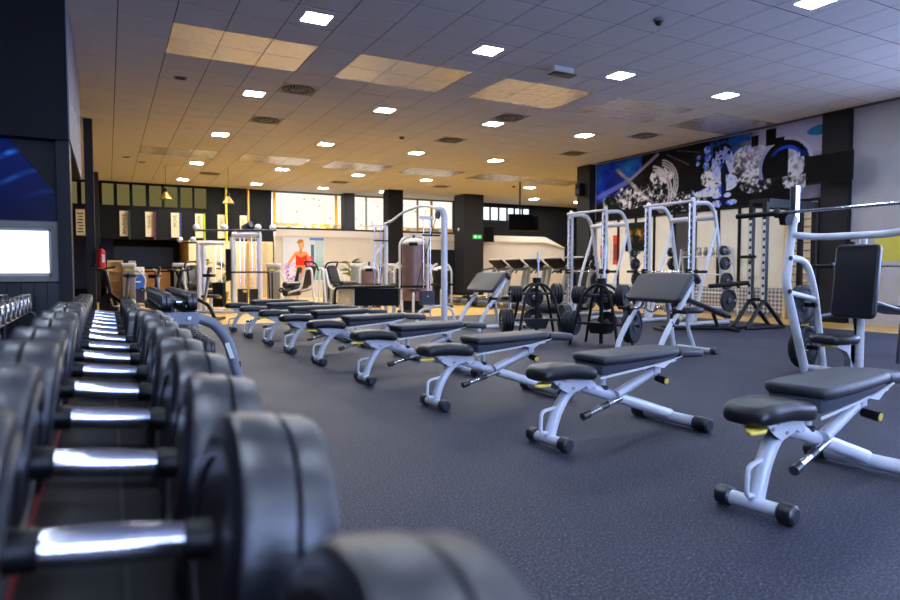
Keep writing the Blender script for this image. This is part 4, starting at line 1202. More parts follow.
print_grid('painted_reflection', 30, 28, lambda u, v: (-0.0215, 0.37 - 0.74 * u, 0.03 + 0.69 * v), gold_reflection, 'print_gloss', o)  # golden reflections painted into the screen colour
# televisions
def television(name, label, loc, rz, w, h, tilt=0.0):
    t = thing(name, label, 'television', loc, rz)
    A = Matrix.Rotation(tilt, 4, 'Y')
    MB().rbox((0, 0, 0), (0.05, w, h), 0.012, T=A).build('case', 'plastic_black', t)
    MB().b(-0.029, -0.0255, -w / 2 + 0.02, w / 2 - 0.02, -h / 2 + 0.03, h / 2 - 0.02, A).build('screen_glass', 'screen', t)
    return t, A
t, A = television('television', 'black television on a bracket over the dark pillar', (XR - 0.46, 7.28, 2.9), 0.0, 0.88, 0.54)
MB().box((0.16, 0, 0), (0.28, 0.06, 0.06)).build('bracket_arm', 'frame_black', t)
MB().box((0.307, 0, 0), (0.02, 0.2, 0.2)).build('wall_plate', 'frame_black', t)
# loudspeaker on the far column
t = thing('loudspeaker', 'small black loudspeaker on the column left of the mural', 'speaker', (XR - 0.36, 14.55, 3.3))
MB().rbox((0, 0, 0), (0.2, 0.22, 0.36), 0.03).build('case', 'plastic_black', t)
MB().lathe([(0.07, 0), (0.07, 0.008)], 18, Matrix.Translation((-0.1, 0, -0.05)) @ LX).build('cone', 'frame_dark', t)
MB().box((0.12, 0, 0.0), (0.06, 0.05, 0.05)).build('bracket', 'frame_black', t)
t = thing('wall_sensor', 'small white sensor box on the column left of the mural', 'sensor', (XR - 0.235, 14.5, 2.55))
MB().rbox((0, 0, 0), (0.03, 0.1, 0.1), 0.01).build('case', 'white', t)
MB().lathe([(0.02, 0), (0.015, 0.01)], 12, Matrix.Translation((-0.015, 0, 0)) @ LX).build('lens', 'glass_dark', t)
# ================================================================== the far half of the hall
CR = math.radians(-28.1)

# ---- white partition with a lighter cap and a clipped right corner
pt = struct(MB().prism([(5.25, 0), (18.1, 0), (18.1, 1.98), (17.0, 2.2), (5.25, 2.2)], 23.0, 23.2), 'wall_partition', 'partition')
MB().prism([(5.25, 2.201), (17.0, 2.201), (18.12, 1.985), (17.0, 2.45), (5.25, 2.45)], 22.96, 23.25).build('cap', 'white', pt)
MB().b(10.0, 12.9, 22.975, 22.999, 0.0, 1.82).build('dark_opening', 'column', pt)  # dark sheet standing in for the darkness of an opening

# ---- poster of a woman in a red top, hung on the partition
po = thing('poster', 'large poster of a woman in a red sports top on the white partition', 'poster', (6.26, 22.97, 0.63))
def poster_col(u, v):
    x = u * 1.48; z = v * 1.54
    c = mixc((226, 228, 236), (196, 210, 228), fbm(x * 2, z * 2, 5))
    if x > 1.15: c = mixc((176, 206, 214), (90, 150, 150), (0.9 - z) * 1.2)
    if 0.98 < x < 1.12 and z < 1.3: c = (70, 110, 130)
    if z > 1.44 and x > 0.95: c = (90, 130, 210)
    n = fbm(x * 8, z * 8, 21)
    if x < 0.62 and z < 0.62 and n > 0.5: c = ((60, 50, 210), (200, 60, 180), (240, 240, 250))[int(n * 60) % 3]
    if abs(x - 0.95) < 0.1 and abs(z - 0.72) < 0.16: c = (224, 50, 150)
    skin = (226, 150, 96)
    # arms, torso, neck, head
    def seg(x0, z0, x1, z1, w):
        dx, dz = x1 - x0, z1 - z0; s = max(0, min(1, ((x - x0) * dx + (z - z0) * dz) / (dx * dx + dz * dz)))
        return math.hypot(x - x0 - s * dx, z - z0 - s * dz) < w
    if seg(0.45, 0.98, 0.2, 0.62, 0.055) or seg(0.82, 0.98, 1.0, 0.62, 0.05): c = skin
    if abs(x - 0.62) < 0.20 - 0.05 * abs(z - 0.55) and 0.0 < z < 1.04: c = skin
    if seg(0.62, 1.0, 0.62, 1.2, 0.055): c = (208, 132, 84)
    if abs(x - 0.63) < 0.21 and 0.52 < z < 0.82 + 0.5 * abs(x - 0.63): c = (222, 52, 34)
    if abs(x - 0.64) < 0.17 and 0.36 < z < 0.5: c = (236, 150, 90)
    if (abs(x - 0.64) / 0.11) ** 2 + ((z - 1.28) / 0.155) ** 2 < 1: c = (232, 164, 116)
    if (abs(x - 0.62) / 0.125) ** 2 + ((z - 1.35) / 0.13) ** 2 < 1 and z > 1.33 + 0.3 * (x - 0.55): c = (176, 128, 62)
    return c
print_grid('printed_sheet', 74, 77, lambda u, v: (-0.73 + u * 1.48, -0.012, v * 1.54), poster_col, 'print_matt', po)
MB().b(-0.75, 0.77, -0.01, 0.0, -0.02, 1.56).build('backing', 'white', po)

# ---- banners with words and coloured fins on the black wall
ban = [(-0.77, None, None, 'stacked small lines'), (0.515, 'BALANCE', 'green_fin', 'the word BALANCE'), (1.305, 'SHAPE', 'magenta_fin', 'the word SHAPE'), (2.125, 'MOVE', 'blue_fin', 'the word MOVE'), (2.92, 'POWER', 'lime_fin', 'the word POWER'), (3.68, 'SPORT', 'yellow_fin', 'the word SPORT'), (4.46, 'FIT', 'orange_fin', 'the word FIT')]
for (x, w, fin, d) in ban:
    b_ = thing('banner', 'narrow cream wall banner with %s on the black wall' % d, 'banner', (x, YF - 0.03, 2.15), 0, 'cream banners')
    MB().b(-0.13, 0.13, -0.02, 0.02, 0, 0.86).build('board', 'cream', b_)
    if w:
        text_obj(w, 0.155, 'lettering', 'text_dark', b_, (-0.0, -0.023, 0.86 - 0.08 - 0.052 * len(w)), (PI / 2, PI / 2 * 1, 0) if False else (PI / 2, -PI / 2, 0))
    else:
        for k in range(7): MB().b(-0.09 + 0.02 * (k % 3), 0.09 - 0.02 * (k % 2), -0.024, -0.021, 0.1 + k * 0.1, 0.14 + k * 0.1).build('text_line', 'text_dark', b_)
    if fin:
        tall = fin in ('yellow_fin', 'orange_fin')
        MB().b(0.135, 0.19, -0.16, 0.02, -0.1, 1.83 if tall else 0.86).build('fin', fin, b_)

# ---- pendant lamps
for lab, x, y, z in (('cone pendant lamp hanging before the pale high panes', 1.5, 20.0, 3.02), ('cone pendant lamp hanging before the yellow fin', 3.2, 20.0, 2.98)):
    o = thing('pendant_lamp', lab, 'lamp', (x, y, z), 0, 'pendant lamps')
    MB().lathe([(0.17, 0), (0.165, 0.01), (0.06, 0.17), (0.04, 0.2), (0.01, 0.2)], 24).build('shade', 'brass', o)
    MB().cyl((0, 0, 0.2), (0, 0, 0.3), 0.045, n=14).build('socket', 'plastic_black', o)
    MB().cyl((0, 0, 0.3), (0, 0, HC - z), 0.006, n=6).build('cord', 'plastic_black', o)
    MB().lathe([(0.14, 0.006), (0.14, 0.012)], 20).build('bulb_disc', 'spot_warm', o)

# ---- recess: spots, counter, back glass
for k, (x, y) in enumerate(((0.35, 25.3), (1.15, 25.6), (1.8, 25.3), (-0.7, 25.4), (0.9, 26.6))):
    o = thing('spot_light', 'small warm spot light in the wooden slat ceiling, %s' % ['above the blue desk', 'in the middle', 'by the pale wall', 'by the left column', 'deep in the recess'][k], 'light', (x, y, 2.262), 0, 'spot lights in the slat ceiling')
    MB().lathe([(0.055, 0.0), (0.06, 0.018)], 16).build('ring', 'brass', o)
    MB().lathe([(0.045, -0.004), (0.045, 0.004)], 16).build('lens', 'spot_warm', o)
t = thing('bar_counter', 'dark wooden counter at the back of the recess', 'counter', (0.9, 26.6, 0))
MB().b(-1.0, 1.2, -0.25, 0.25, 0, 0.98).build('body', 'wall_black', t)
MB().b(-1.05, 1.25, -0.32, 0.3, 0.98, 1.03).build('worktop', 'wood', t)
for k in range(4): MB().b(-0.95 + k * 0.54, -0.45 + k * 0.54, -0.262, -0.251, 0.08, 0.92).build('front_panel', 'wood', t)
o = MB().b(-0.9, 2.3, 27.74, 27.78, 1.1, 1.9).build('pane', 'glass_dark', bpy.data.objects['wall_recess_back'])
o = MB().b(XL, 0.2, 27.70, 27.79, 0.3, 2.2).build('curtain', 'navy', bpy.data.objects['wall_recess_back'])
# reception desk in blue
t = thing('reception_desk', 'blue reception desk under the cream banners', 'desk', (0.72, 22.0, 0))
MB().b(-0.27, 0.27, -0.3, 0.3, 0.0, 0.42).build('base', 'navy', t)
MB().b(-0.27, 0.27, -0.32, 0.3, 0.42, 0.86).build('front_panel', 'blue', t)
MB().b(-0.3, 0.3, -0.34, 0.33, 0.86, 0.89).build('desktop', 'white', t)
MB().b(-0.16, 0.16, -0.325, -0.321, 0.62, 0.66).build('logo_line', 'white', t)
o = thing('printer', 'white printer on the blue reception desk', 'printer', (0.78, 22.0, 0.891))
MB().rbox((0, 0, 0.1), (0.42, 0.36, 0.2), 0.03).build('case', 'white', o)
MB().b(-0.15, 0.15, -0.2, -0.17, 0.05, 0.08).build('paper_slot', 'plastic_black', o)
MB().box((-0.12, 0.08, 0.26), (0.2, 0.02, 0.24), Matrix.Rotation(0.2, 4, 'X')).build('paper_tray', 'plastic_light', o)
t = thing('shelf_unit', 'pale wooden open shelf unit left of the blue desk', 'shelf', (0.2, 22.6, 0))
for x in (-0.2, 0.2): MB().b(x - 0.02, x + 0.02, -0.15, 0.15, 0, 1.3).build('side', 'wood_pale', t)
for k in range(5): MB().b(-0.18, 0.18, -0.15, 0.15, 0.05 + 0.3 * k, 0.08 + 0.3 * k).build('shelf_board', 'wood_pale', t)
MB().b(-0.18, 0.18, 0.13, 0.15, 0, 1.3).build('back_panel', 'wood_pale', t)
t = thing('wall_sign', 'small blue sign on the cream wall behind the multi gym', 'sign', (3.05, YF - 0.14, 1.22))
MB().b(-0.16, 0.16, -0.01, 0.01, 0, 0.17).build('plate', 'navy', t)
MB().b(-0.11, 0.11, -0.013, -0.0105, 0.07, 0.1).build('print_line', 'white', t)
# cream cabinet panel right of the black wall
t = thing('cabinet', 'tall pale wooden cabinet beside the woman poster', 'cabinet', (4.85, 24.1, 0))
MB().b(-0.32, 0.32, -0.2, 0.3, 0, 2.0).build('body', 'wood_pale', t)
for z0, z1 in ((0.05, 0.95), (1.0, 1.95)):
    d_ = MB().b(-0.28, 0.28, -0.215, -0.201, z0, z1).build('door', 'wood_pale', t)
    MB().b(0.2, 0.22, -0.235, -0.216, (z0 + z1) / 2 - 0.08, (z0 + z1) / 2 + 0.08).build('handle', 'steel', d_)

# ---- fire extinguisher on the left column
t = thing('fire_extinguisher', 'red fire extinguisher on the dark left column', 'fire extinguisher', (-0.115, 14.62, 1.03))
MB().lathe([(0.03, 0.0), (0.075, 0.01), (0.08, 0.04), (0.08, 0.32), (0.06, 0.37), (0.025, 0.4)], 20).build('cylinder', 'red', t)
MB().cyl((0, 0, 0.39), (0, 0, 0.45), 0.02, n=10).box((0.01, -0.02, 0.455), (0.03, 0.12, 0.02)).build('valve', 'plastic_black', t)
MB().tube([(0, -0.02, 0.43), (0.09, -0.03, 0.4), (0.1, -0.02, 0.2), (0.095, 0, 0.1)], 0.01, 8, 0.05).build('hose', 'plastic_black', t)
MB().b(0.015, 0.062, -0.085, -0.07, 0.12, 0.28).build('label_plate', 'white', t)
MB().b(-0.1, -0.07, -0.03, 0.03, 0.1, 0.4).build('bracket', 'frame_black', t)

# ---- signs and televisions on the back columns
t = thing('exit_sign', 'green emergency exit sign on the broad dark column', 'sign', (13.02, 22.085, 2.24))
MB().b(-0.2, 0.2, -0.012, 0.01, 0, 0.16).build('plate', 'green_sign', t)
MB().b(-0.14, -0.05, -0.016, -0.0125, 0.03, 0.13).build('figure', 'sign_white', t)
MB().prism([(0.02, 0.07), (0.02, 0.09), (0.1, 0.09), (0.1, 0.12), (0.15, 0.08), (0.1, 0.04), (0.1, 0.07)], -0.016, -0.0125).build('arrow', 'sign_white', t)
t = thing('wall_sensor', 'round white sensor on the side of the broad dark column', 'sensor', (12.40, 22.5, 2.62))
MB().lathe([(0.06, 0), (0.06, 0.015), (0.04, 0.03)], 18, LX).build('case', 'white', t)
MB().lathe([(0.02, 0.03), (0.015, 0.036)], 12, LX).build('lens', 'plastic_grey', t)
t, A = television('television', 'black television hanging on a ceiling pole before the strip window', (12.45, 18.2, 2.62), CR + PI / 2 + 0.25, 0.9, 0.56)
MB().cyl((0.09, 0, 0.0), (0.09, 0, HC - 2.62), 0.03, n=12).build('ceiling_pole', 'frame_black', t)
MB().box((0.06, 0, 0), (0.07, 0.12, 0.2)).build('bracket', 'frame_black', t)
t2, A = television('television', 'second black television turned away on the same ceiling pole', (12.9, 18.25, 2.6), CR + PI / 2 - 0.9, 0.8, 0.5)
MB().box((0.07, 0, 0), (0.1, 0.1, 0.2)).build('bracket', 'frame_black', t2)
t3, A = television('television', 'black television at the side of the broad dark column', (13.66, 22.3, 2.45), PI / 2, 0.55, 0.62)
MB().box((0.0, 0.306, 0), (0.04, 0.064, 0.2)).build('bracket', 'frame_black', t3)

# ---- cable crossover along y
t = thing('cable_crossover', 'silver cable crossover with an arched top beam', 'cable machine', (5.4, 10.45, 0))
F = 'frame_white'
MB().tube([(0.06, 0, 0.04), (0.06, 0, 2.0), (0.02, 0.02, 2.12), (-0.02, 0.14, 2.12)], 0.058, 14, 0.12).build('near_post', F, t)
MB().tube([(0.0, 2.65, 0.04), (0.0, 2.65, 1.98)], 0.045, 14).build('far_post', F, t)
MB().tube([(0.0, 0.1, 2.12), (0.0, 0.75, 2.26), (0.0, 1.7, 2.2), (0.0, 2.35, 2.04), (0, 2.72, 2.02)], 0.026, 12, 0.4).build('arch_beam', F, t)
for (y, s) in ((0.12, 1), (2.55, -1)):
    MB().lathe([(0.03, -0.02), (0.075, -0.02), (0.07, 0), (0.075, 0.02), (0.03, 0.02)], 20, Matrix.Translation((0, y + 0.03 * s, 2.02)) @ Matrix.Rotation(PI / 2, 4, 'Y')).build('pulley', 'frame_dark', t)
    MB().tube([(-0.45, y, 0.03), (-0.4, y, 0.26), (0.0, y, 0.34), (0.3, y, 0.28), (0.34, y, 0.03)], 0.026, 10, 0.14).build('foot_loop', F, t)
    MB().tube([(-0.48, y - 0.02, 0.03), (0.4, y - 0.02, 0.03)], 0.03, 10).build('foot_rail', F, t)
    for x in (-0.16, -0.30): MB().cyl((x, y + 0.02, 0.06), (x, y + 0.02, 1.95), 0.011, n=10).build('guide_rod', 'chrome', t)
    st = MB()
    MB().b(-0.36, -0.10, y - 0.04, y + 0.08, 0.36, 0.62).build('weight_stack', 'frame_dark', t)
    MB().b(-0.36, -0.1, y - 0.02, y + 0.06, 1.93, 1.98).build('rod_cap', F, t)
    MB().b(-0.32, 0.02, y - 0.02, y + 0.02, 1.62, 1.65).build('cross_plate', 'frame_black', t)
    MB().cyl((-0.24, y - 0.042, 0.52), (-0.24, y - 0.06, 0.52), 0.014, n=10).build('selector_pin', 'yellow', t)
MB().tube([(0.0, 0.2, 2.0), (-0.15, 0.55, 1.0), (-0.2, 0.7, 0.55)], 0.008, 6).build('strap', 'plastic_black', t)
MB().tube([(-0.2, 0.55, 0.62), (-0.2, 0.95, 0.62)], 0.02, 10).build('pull_handle', 'plastic_black', t)
MB().tube([(-0.08, 2.6, 1.55), (-0.32, 2.6, 1.25), (-0.36, 2.6, 1.05)], 0.03, 10, 0.05).build('swivel_arm', F, t)

# ---- tall shrouded weight machine
def shroud_machine(loc, rz, label, h=1.62, r=0.28, m='bronze'):
    t = thing('weight_machine', label, 'machine', loc, rz)
    pts = [(r * math.cos(a), r * math.sin(a) * 0.8) for a in [PI * 2 * k / 24 for k in range(24)]]
    MB().prism(pts, 0.28, h, 'xy').build('shroud', m, t)
    MB().ball((0, 0, h), r * 1.02, 20, 10, None, (1, 0.82, 0.45)).build('dome_cap', 'plastic_light', t)
    MB().box((0, -r * 0.75, h - 0.02), (0.2, 0.06, 0.08)).build('badge', 'plastic_black', t)
    MB().cyl((0, 0, h + 0.08), (0, 0, h + 0.2), 0.03, n=10).build('cap_pulley', 'frame_dark', t)
    for s in (-1, 1):
        MB().tube([(s * (r + 0.05), 0.0, 0.0), (s * (r + 0.05), 0.0, h), (s * (r - 0.04), 0, h + 0.14), (s * 0.1, 0.0, h + 0.16)], 0.028, 10, 0.12).build('frame_tube', F, t)
    MB().b(-r - 0.1, r + 0.1, -0.16, 0.16, 0.0, 0.06).build('base', 'frame_dark', t)
    MB().b(-r + 0.04, r - 0.04, -0.1, 0.1, 0.06, 0.28).build('weight_stack', 'frame_black', t)
    MB().tube([(0, -0.3, 0.02), (0, -0.3, 0.42), (0, -0.1, 0.5)], 0.03, 10, 0.08).build('front_arm', F, t)
    MB().tube([(-0.3, -0.3, 0.62), (0.3, -0.3, 0.62)], 0.028, 10).build('pull_bar', 'plastic_black', t)
    return t
shroud_machine((6.35, 13.7, 0), CR, 'tall bronze shrouded weight machine behind the cable crossover')

shroud_machine((6.15, 16.1, 0), CR + 0.1, 'low bronze shrouded weight machine left of the cable crossover', 1.02, 0.2)
shroud_machine((7.0, 15.75, 0), CR - 0.1, 'low dark shrouded weight machine behind the far crossover post', 1.05, 0.2, 'frame_black')
shroud_machine((7.85, 15.2, 0), CR, 'low dark shrouded weight machine right of the cable crossover', 1.0, 0.22, 'frame_black')

# ---- crunch machines with black rollers
def make_crunch():
    t = thing('crunch_machine', 'x', 'machine')
    for y in (-0.25, 0.25):
        MB().tube([(-0.4, y, 0.03), (-0.34, y, 0.42), (0.1, y, 0.52), (0.22, y, 1.02), (0.42, y, 1.05), (0.5, y, 0.03)], 0.028, 10, 0.12).build('side_frame', F, t)
    MB().pad(rr(0.4, 0.34, 0.08), 0, 0.09, 0.03, Matrix.Translation((-0.12, 0, 0.5)) @ Matrix.Rotation(-0.25, 4, 'Y')).build('seat_pad', 'vinyl', t)
    MB().pad(rr(0.56, 0.36, 0.1), -0.045, 0.045, 0.03, Matrix.Translation((0.16, 0, 0.86)) @ Matrix.Rotation(math.radians(-70), 4, 'Y')).build('back_pad', 'vinyl', t)
    for z in (0.42, 0.62): MB().cyl((-0.36, -0.3, z), (-0.36, 0.3, z), 0.085, n=18, ch=0.02).build('roller_pad', 'vinyl', t)
    MB().tube([(0.3, -0.22, 0.98), (0.2, -0.22, 1.2), (0.0, 0, 1.22), (0.2, 0.22, 1.2), (0.3, 0.22, 0.98)], 0.022, 10, 0.1).build('grip_hoop', 'plastic_black', t)
    MB().b(-0.42, 0.52, -0.3, 0.3, 0.0, 0.03).build('base_plate', 'frame_dark', t)
    return t
cr1 = make_crunch()
place(cr1, (4.35, 16.0, 0), CR - 0.4, 'black padded crunch machine in front of the woman poster', 'crunch machines')
place(copy_tree(cr1), (5.55, 16.9, 0), CR + 2.6, 'black padded crunch machine left of the low bronze machine', 'crunch machines')
place(copy_tree(cr1), (2.0, 17.6, 0), CR + 2.2, 'black padded crunch machine left of the multi gym tower', 'crunch machines')

# ---- selector machines with grey towers, seats and padded levers
def make_selector():
    t = thing('selector_machine', 'x', 'machine')
    G = 'plastic_grey'
    MB().pad(rr(0.34, 0.22, 0.06), 0.05, 1.1, 0.05, Matrix.Translation((0, 0, 0))).build('tower', G, t)
    MB().pad(rr(0.4, 0.26, 0.07), 1.08, 1.19, 0.04).build('tower_cap', 'plastic_light', t)
    MB().b(-0.07, 0.07, -0.125, -0.111, 0.98, 1.03).build('badge', 'yellow', t)
    MB().b(-0.02, 0.02, -0.118, -0.1105, 0.15, 0.92).build('slot', 'plastic_black', t)
    MB().b(-0.24, 0.24, -0.3, 0.3, 0, 0.05).build('base', 'frame_dark', t)
    MB().tube([(0.24, -0.1, 0.03), (0.9, -0.1, 0.03)], 0.03, 10).build('floor_beam', F, t)
    MB().tube([(0.42, -0.1, 0.03), (0.42, -0.1, 0.42), (0.72, -0.1, 0.45), (0.8, -0.1, 0.95), (0.62, -0.1, 1.02)], 0.03, 10, 0.1).build('seat_frame', F, t)
    MB().pad(rr(0.34, 0.32, 0.07), 0, 0.07, 0.03, Matrix.Translation((0.55, -0.1, 0.46))).build('seat_pad', 'vinyl', t)
    MB().pad(rr(0.6, 0.3, 0.08), -0.035, 0.035, 0.03, Matrix.Translation((0.74, -0.1, 0.80)) @ Matrix.Rotation(math.radians(-78), 4, 'Y')).build('back_pad', 'vinyl', t)
    MB().tube([(0.1, -0.14, 0.95), (0.3, -0.3, 0.98), (0.45, -0.35, 0.75), (0.4, -0.35, 0.4)], 0.022, 10, 0.08).build('lever_arm', F, t)
    for y in (-0.3, 0.1): MB().cyl((0.36, y - 0.1, 0.45), (0.36, y + 0.1, 0.45), 0.075, n=16, ch=0.02).build('roller_pad', 'vinyl', t)
    MB().tube([(0.36, -0.42, 0.45), (0.36, 0.22, 0.45)], 0.015, 8).build('roller_axle', 'steel', t)
    return t
sel = make_selector()
sel_spots = [((4.1, 18.2), CR - 0.1, 'right of the multi gym'), ((5.75, 18.4), CR + 0.2, 'below the woman poster'), ((6.35, 17.6), CR + 0.9, 'left of the plant'), ((1.75, 18.8), CR + 0.1, 'left of the multi gym'), ((0.5, 19.9), CR + 0.4, 'nearest the blue desk'), ((7.2, 17.2), CR - 0.2, 'right of the plant'), ((7.9, 18.7), CR + 0.3, 'behind the cable crossover'), ((9.4, 19.3), CR - 0.5, 'beside the broad dark column')]
for k, ((x, y), rz, d) in enumerate(sel_spots):
    o = sel if k == 0 else copy_tree(sel)
    place(o, (x, y, 0), rz, 'grey tower weight machine with black seat, ' + d, 'grey tower machines')

# ---- multi gym tower with balls on its top bars
t = thing('multi_gym', 'large silver multi-station gym tower with ball-ended top bars', 'multi gym', (2.62, 15.75, 0), CR)
F = 'frame_grey'
for (x, y, r, z) in ((0.0, 0, 0.05, 1.84), (0.62, 0, 0.05, 1.84), (-0.2, 0.5, 0.055, 1.8), (0.46, 0.5, 0.055, 1.8)):
    MB().tube([(x, y, 0), (x, y, z)], r, 12).build('post', F, t)
MB().tube([(-0.02, 0, 1.84), (0.64, 0, 1.84)], 0.07, 14).build('top_tube', F, t)
MB().tube([(-0.2, 0.5, 1.8), (0.46, 0.5, 1.8)], 0.055, 12).build('rear_top_tube', F, t)
for x in (0.0, 0.62): MB().tube([(x, 0, 1.82), (x - 0.18, 0.5, 1.8)], 0.04, 10).build('side_tube', F, t)
lb = MB().tube([(-0.86, -0.05, 1.93), (1.02, -0.05, 1.93)], 0.025, 10).build('long_bar', 'frame_dark', t)
for x in (-0.85, -0.18, 0.6, 0.95): MB().ball((x, -0.05, 2.0), 0.078, 16, 10).build('ball', F, lb)
for (x, y, z) in ((-0.70, -0.3, 1.62), (-0.78, 0.2, 1.6)):
    MB().tube([(x, y, 0), (x, y, z)], 0.055, 12).build('side_post', F, t)
MB().tube([(-0.72, -0.3, 1.6), (-0.4, -0.3, 1.63), (-0.2, -0.1, 1.63)], 0.05, 12, 0.1).build('side_top_tube', F, t)
lb2 = MB().tube([(-1.14, -0.32, 1.63), (-0.72, -0.32, 1.63)], 0.022, 10).build('short_bar', 'frame_dark', t)
for x in (-1.12, -0.82): MB().ball((x, -0.32, 1.7), 0.066, 14, 8).build('ball', F, lb2)
for x in (0.16, 0.44):
    sk = MB().b(x - 0.1, x + 0.1, 0.06, 0.22, 0.12, 0.55).build('weight_stack', 'frame_dark', t)
    for k in range(8): MB().b(x - 0.101, x + 0.101, 0.058, 0.222, 0.165 + k * 0.05, 0.171 + k * 0.05).build('plate_gap', 'frame_black', sk)
    for dx in (-0.05, 0.05): MB().cyl((x + dx, 0.14, 0.1), (x + dx, 0.14, 1.8), 0.01, n=8).build('guide_rod', 'chrome', t)
MB().b(-0.55, -0.3, 0.1, 0.3, 0.12, 0.7).build('weight_stack', 'frame_black', t)
for x in (-0.5, -0.36): MB().cyl((x, 0.2, 0.1), (x, 0.2, 1.6), 0.01, n=8).build('guide_rod', 'chrome', t)
MB().tube([(-0.05, -0.1, 0.95), (0.85, -0.1, 0.95), (0.87, -0.1, 0.3)], 0.018, 8, 0.05).build('dip_bar', 'plastic_black', t)
MB().b(-0.26, -0.14, 0.2, 0.34, 0.75, 1.5).build('back_pad', 'vinyl', t)
MB().pad(rr(0.36, 0.34, 0.06), 0.36, 0.43, 0.03, Matrix.Translation((-0.42, -0.35, 0))).build('seat_pad', 'vinyl', t)
MB().tube([(-0.42, -0.35, 0.02), (-0.42, -0.35, 0.37)], 0.04, 10).build('seat_post', F, t)
MB().tube([(-0.8, -0.35, 0.04), (0.66, -0.35, 0.04)], 0.035, 10).build('base_beam', F, t)
for x in (-0.45, 0.0, 0.62): MB().tube([(x, -0.4, 0.035), (x, 0.6, 0.035)], 0.035, 10).build('base_rail', F, t)
for (x, z) in ((-0.3, 0.36), (-0.1, 0.3), (0.3, 0.5), (0.86, 0.3)): MB().box((x, -0.13, z), (0.09, 0.02, 0.05)).build('tag', 'yellow', t)
MB().cyl((0.2, 0.1, 2.0), (0.42, 0.0, 2.08), 0.06, 0.08, n=12).build('swivel_pulley', 'frame_dark', t)
MB().box((0.4, 0, 1.95), (0.2, 0.12, 0.08)).build('pulley_bracket', 'plastic_black', t)

# ---- black framed low cabinet in the aisle
t = thing('low_bench_cabinet', 'low black curved cabinet with beige side panel behind the benches', 'cabinet', (4.62, 12.75, 0), CR)
MB().tube([(-0.46, -0.22, 0.0), (-0.44, -0.22, 0.64), (0.8, -0.22, 0.66)], 0.03, 8, 0.1, ry=0.05).build('front_frame', 'plastic_black', t)
MB().tube([(-0.46, 0.22, 0.0), (-0.44, 0.22, 0.64), (0.8, 0.22, 0.66)], 0.03, 8, 0.1, ry=0.05).build('rear_frame', 'plastic_black', t)
MB().b(-0.4, -0.06, -0.2, 0.2, 0.28, 0.62).build('side_panel', 'wood_pale', t)
MB().b(-0.06, 0.86, -0.22, 0.22, 0.26, 0.62).build('drawer_block', 'plastic_black', t)
MB().b(-0.07, -0.045, -0.225, 0.2, 0.24, 0.64).build('edge_trim', 'plastic_light', t)
for x in (0.05, 0.75): MB().tube([(x, -0.2, 0.26), (x, -0.2, 0.03), (x, 0.2, 0.03), (x, 0.2, 0.26)], 0.025, 8, 0.05).build('leg_loop', 'frame_white', t)

# ---- treadmills in a row along y
def make_treadmill():
    t = thing('treadmill', 'x', 'treadmill')
    MB().rbox((-0.75, 0, 0.12), (1.7, 0.72, 0.16), 0.06).build('deck', 'frame_dark', t)
    MB().b(-1.5, -0.1, -0.24, 0.24, 0.2, 0.215).build('belt', 'rubber_far', t)
    for y in (-0.36, 0.36):
        MB().tube([(-0.1, y, 0.1), (0.12, y, 1.12)], 0.05, 12, ry=0.07).build('upright', 'plastic_grey', t)
        MB().tube([(0.1, y, 1.06), (-0.3, y, 1.0), (-0.36, y, 0.92)], 0.024, 10, 0.05).build('handrail', 'frame_dark', t)
    MB().rbox((0, 0, 0), (0.5, 0.68, 0.09), 0.06, T=Matrix.Translation((0.08, 0, 1.15)) @ Matrix.Rotation(math.radians(36), 4, 'Y')).build('console', 'plastic_black', t)
    MB().rbox((0.02, 0, 0.05), (0.28, 0.44, 0.012), 0.01, 0.004, T=Matrix.Translation((0.08, 0, 1.15)) @ Matrix.Rotation(math.radians(36), 4, 'Y')).build('console_screen', 'screen', t)
    MB().tube([(-0.13, -0.33, 1.31), (-0.13, 0.33, 1.31)], 0.02, 10).build('console_rim', 'plastic_light', t)
    MB().rbox((0.08, 0, 0.2), (0.4, 0.7, 0.26), 0.08).build('motor_cover', 'plastic_grey', t)
    return t
tm = make_treadmill()
ty = [12.35, 13.3, 14.25, 15.2, 16.15]
for k, y in enumerate(ty):
    o = tm if k == 0 else copy_tree(tm)
    w = ['nearest', 'second', 'third', 'fourth', 'farthest'][k]
    place(o, (10.15 + 0.02 * k, y, 0), 0.0, 'treadmill with dark tilted console, %s in the row behind the plate trees' % w, 'row of treadmills')

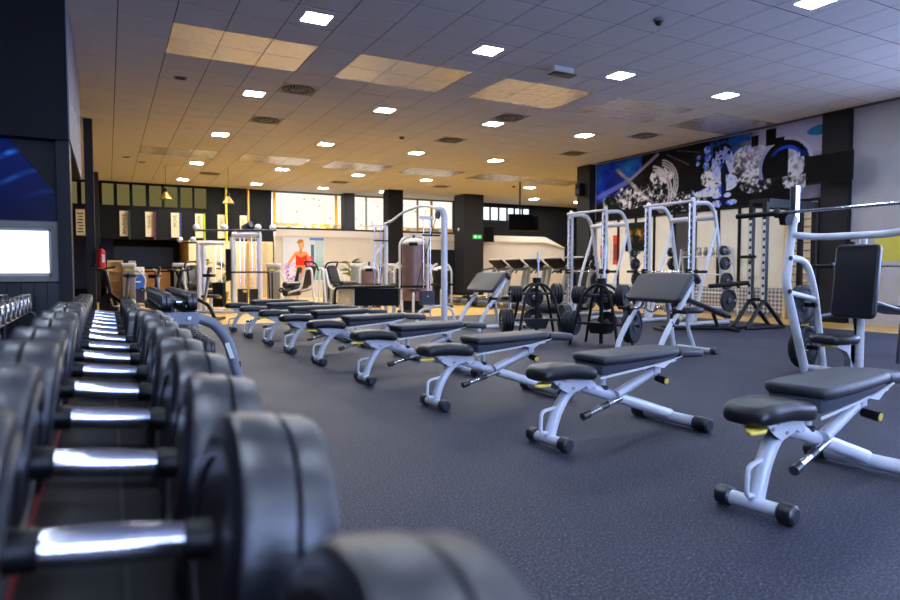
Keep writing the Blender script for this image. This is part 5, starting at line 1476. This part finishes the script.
# ---- dark exercise bikes near the left columns
def make_bike():
    t = thing('exercise_bike', 'x', 'exercise bike')
    K = 'frame_black'
    for x in (-0.5, 0.5): MB().tube([(x, -0.25, 0.035), (x, 0.25, 0.035)], 0.03, 10).build('foot', K, t)
    MB().tube([(-0.5, 0, 0.04), (0.5, 0, 0.04)], 0.03, 10).build('base_beam', K, t)
    MB().lathe([(0.05, -0.03), (0.22, -0.03), (0.25, -0.02), (0.25, 0.02), (0.22, 0.03), (0.05, 0.03)], 28, Matrix.Translation((0.25, 0, 0.32)) @ Matrix.Rotation(PI / 2, 4, 'X')).build('flywheel', 'frame_dark', t)
    MB().tube([(0.3, 0, 0.05), (0.2, 0, 0.6), (0.34, 0, 0.98)], 0.035, 10, 0.1).build('front_post', K, t)
    MB().tube([(0.2, 0, 0.55), (-0.3, 0, 0.3), (-0.4, 0, 0.05)], 0.035, 10, 0.1).build('frame', K, t)
    MB().tube([(-0.2, 0, 0.33), (-0.3, 0, 0.86)], 0.03, 10).build('seat_post', 'steel', t)
    MB().pad(smooth_poly([(0.16, 0), (0.0, -0.05), (-0.1, -0.11), (-0.14, 0), (-0.1, 0.11), (0.0, 0.05)], 2)[::-1][::-1], 0, 0.06, 0.02, Matrix.Translation((-0.3, 0, 0.86))).build('saddle', 'vinyl', t)
    MB().tube([(0.34, -0.22, 1.06), (0.5, -0.1, 1.02), (0.34, 0, 0.98), (0.5, 0.1, 1.02), (0.34, 0.22, 1.06)], 0.017, 8, 0.05).build('handlebar', 'plastic_black', t)
    MB().tube([(0.0, -0.14, 0.2), (0.0, -0.1, 0.34), (0.0, 0.1, 0.34), (0.0, 0.14, 0.48)], 0.014, 8, 0.03).build('crank', 'steel', t)
    return t
bk = make_bike()
for k, (x, y, rz, d) in enumerate(((0.15, 13.2, 2.2, 'beside the left column'), (0.95, 12.4, 0.8, 'in front of the blue desk'), (1.5, 13.6, 2.6, 'left of the multi gym'))):
    o = bk if k == 0 else copy_tree(bk)
    place(o, (x, y, 0), rz, 'black exercise bike ' + d, 'exercise bikes')

# ---- plants
def plant(loc, label, m, h, n, sp, seed):
    rnd = random.Random(seed)
    t = thing('potted_plant', label, 'plant', loc)
    MB().lathe([(0.12, 0), (0.17, 0.3), (0.18, 0.32), (0.15, 0.32)], 18).build('pot', 'pot', t)
    MB().cyl((0, 0, 0.25), (0.02, 0.01, h * 0.75), 0.018, 0.01, n=8).build('stem', 'wood', t)
    for k in range(n):
        a = k * 2.4 + rnd.uniform(-0.3, 0.3); z = h * (0.45 + 0.5 * rnd.random()); L = sp * rnd.uniform(0.7, 1.2)
        A = Matrix.Translation((0.01, 0, z)) @ Matrix.Rotation(a, 4, 'Z') @ Matrix.Rotation(-rnd.uniform(0.1, 0.9), 4, 'Y')
        pts = [(0, 0, 0), (L * 0.4, 0.05, 0.02), (L, 0, -0.06), (L * 0.4, -0.05, 0.02), (L * 0.4, 0, 0.035)]
        MB().add(pts, [(0, 1, 4), (1, 2, 4), (2, 3, 4), (3, 0, 4), (0, 3, 2, 1)], A).build('leaf', m, t)
plant((7.1, 20.3, 0), 'green potted plant before the white partition', 'leaf', 1.35, 26, 0.42, 1)
plant((2.55, 21.0, 0), 'yellow-green potted plant behind the multi gym', 'leaf_yellow', 1.25, 24, 0.36, 2)
plant((3.2, 21.2, 0), 'small green potted plant under the blue sign', 'leaf', 1.2, 20, 0.32, 3)
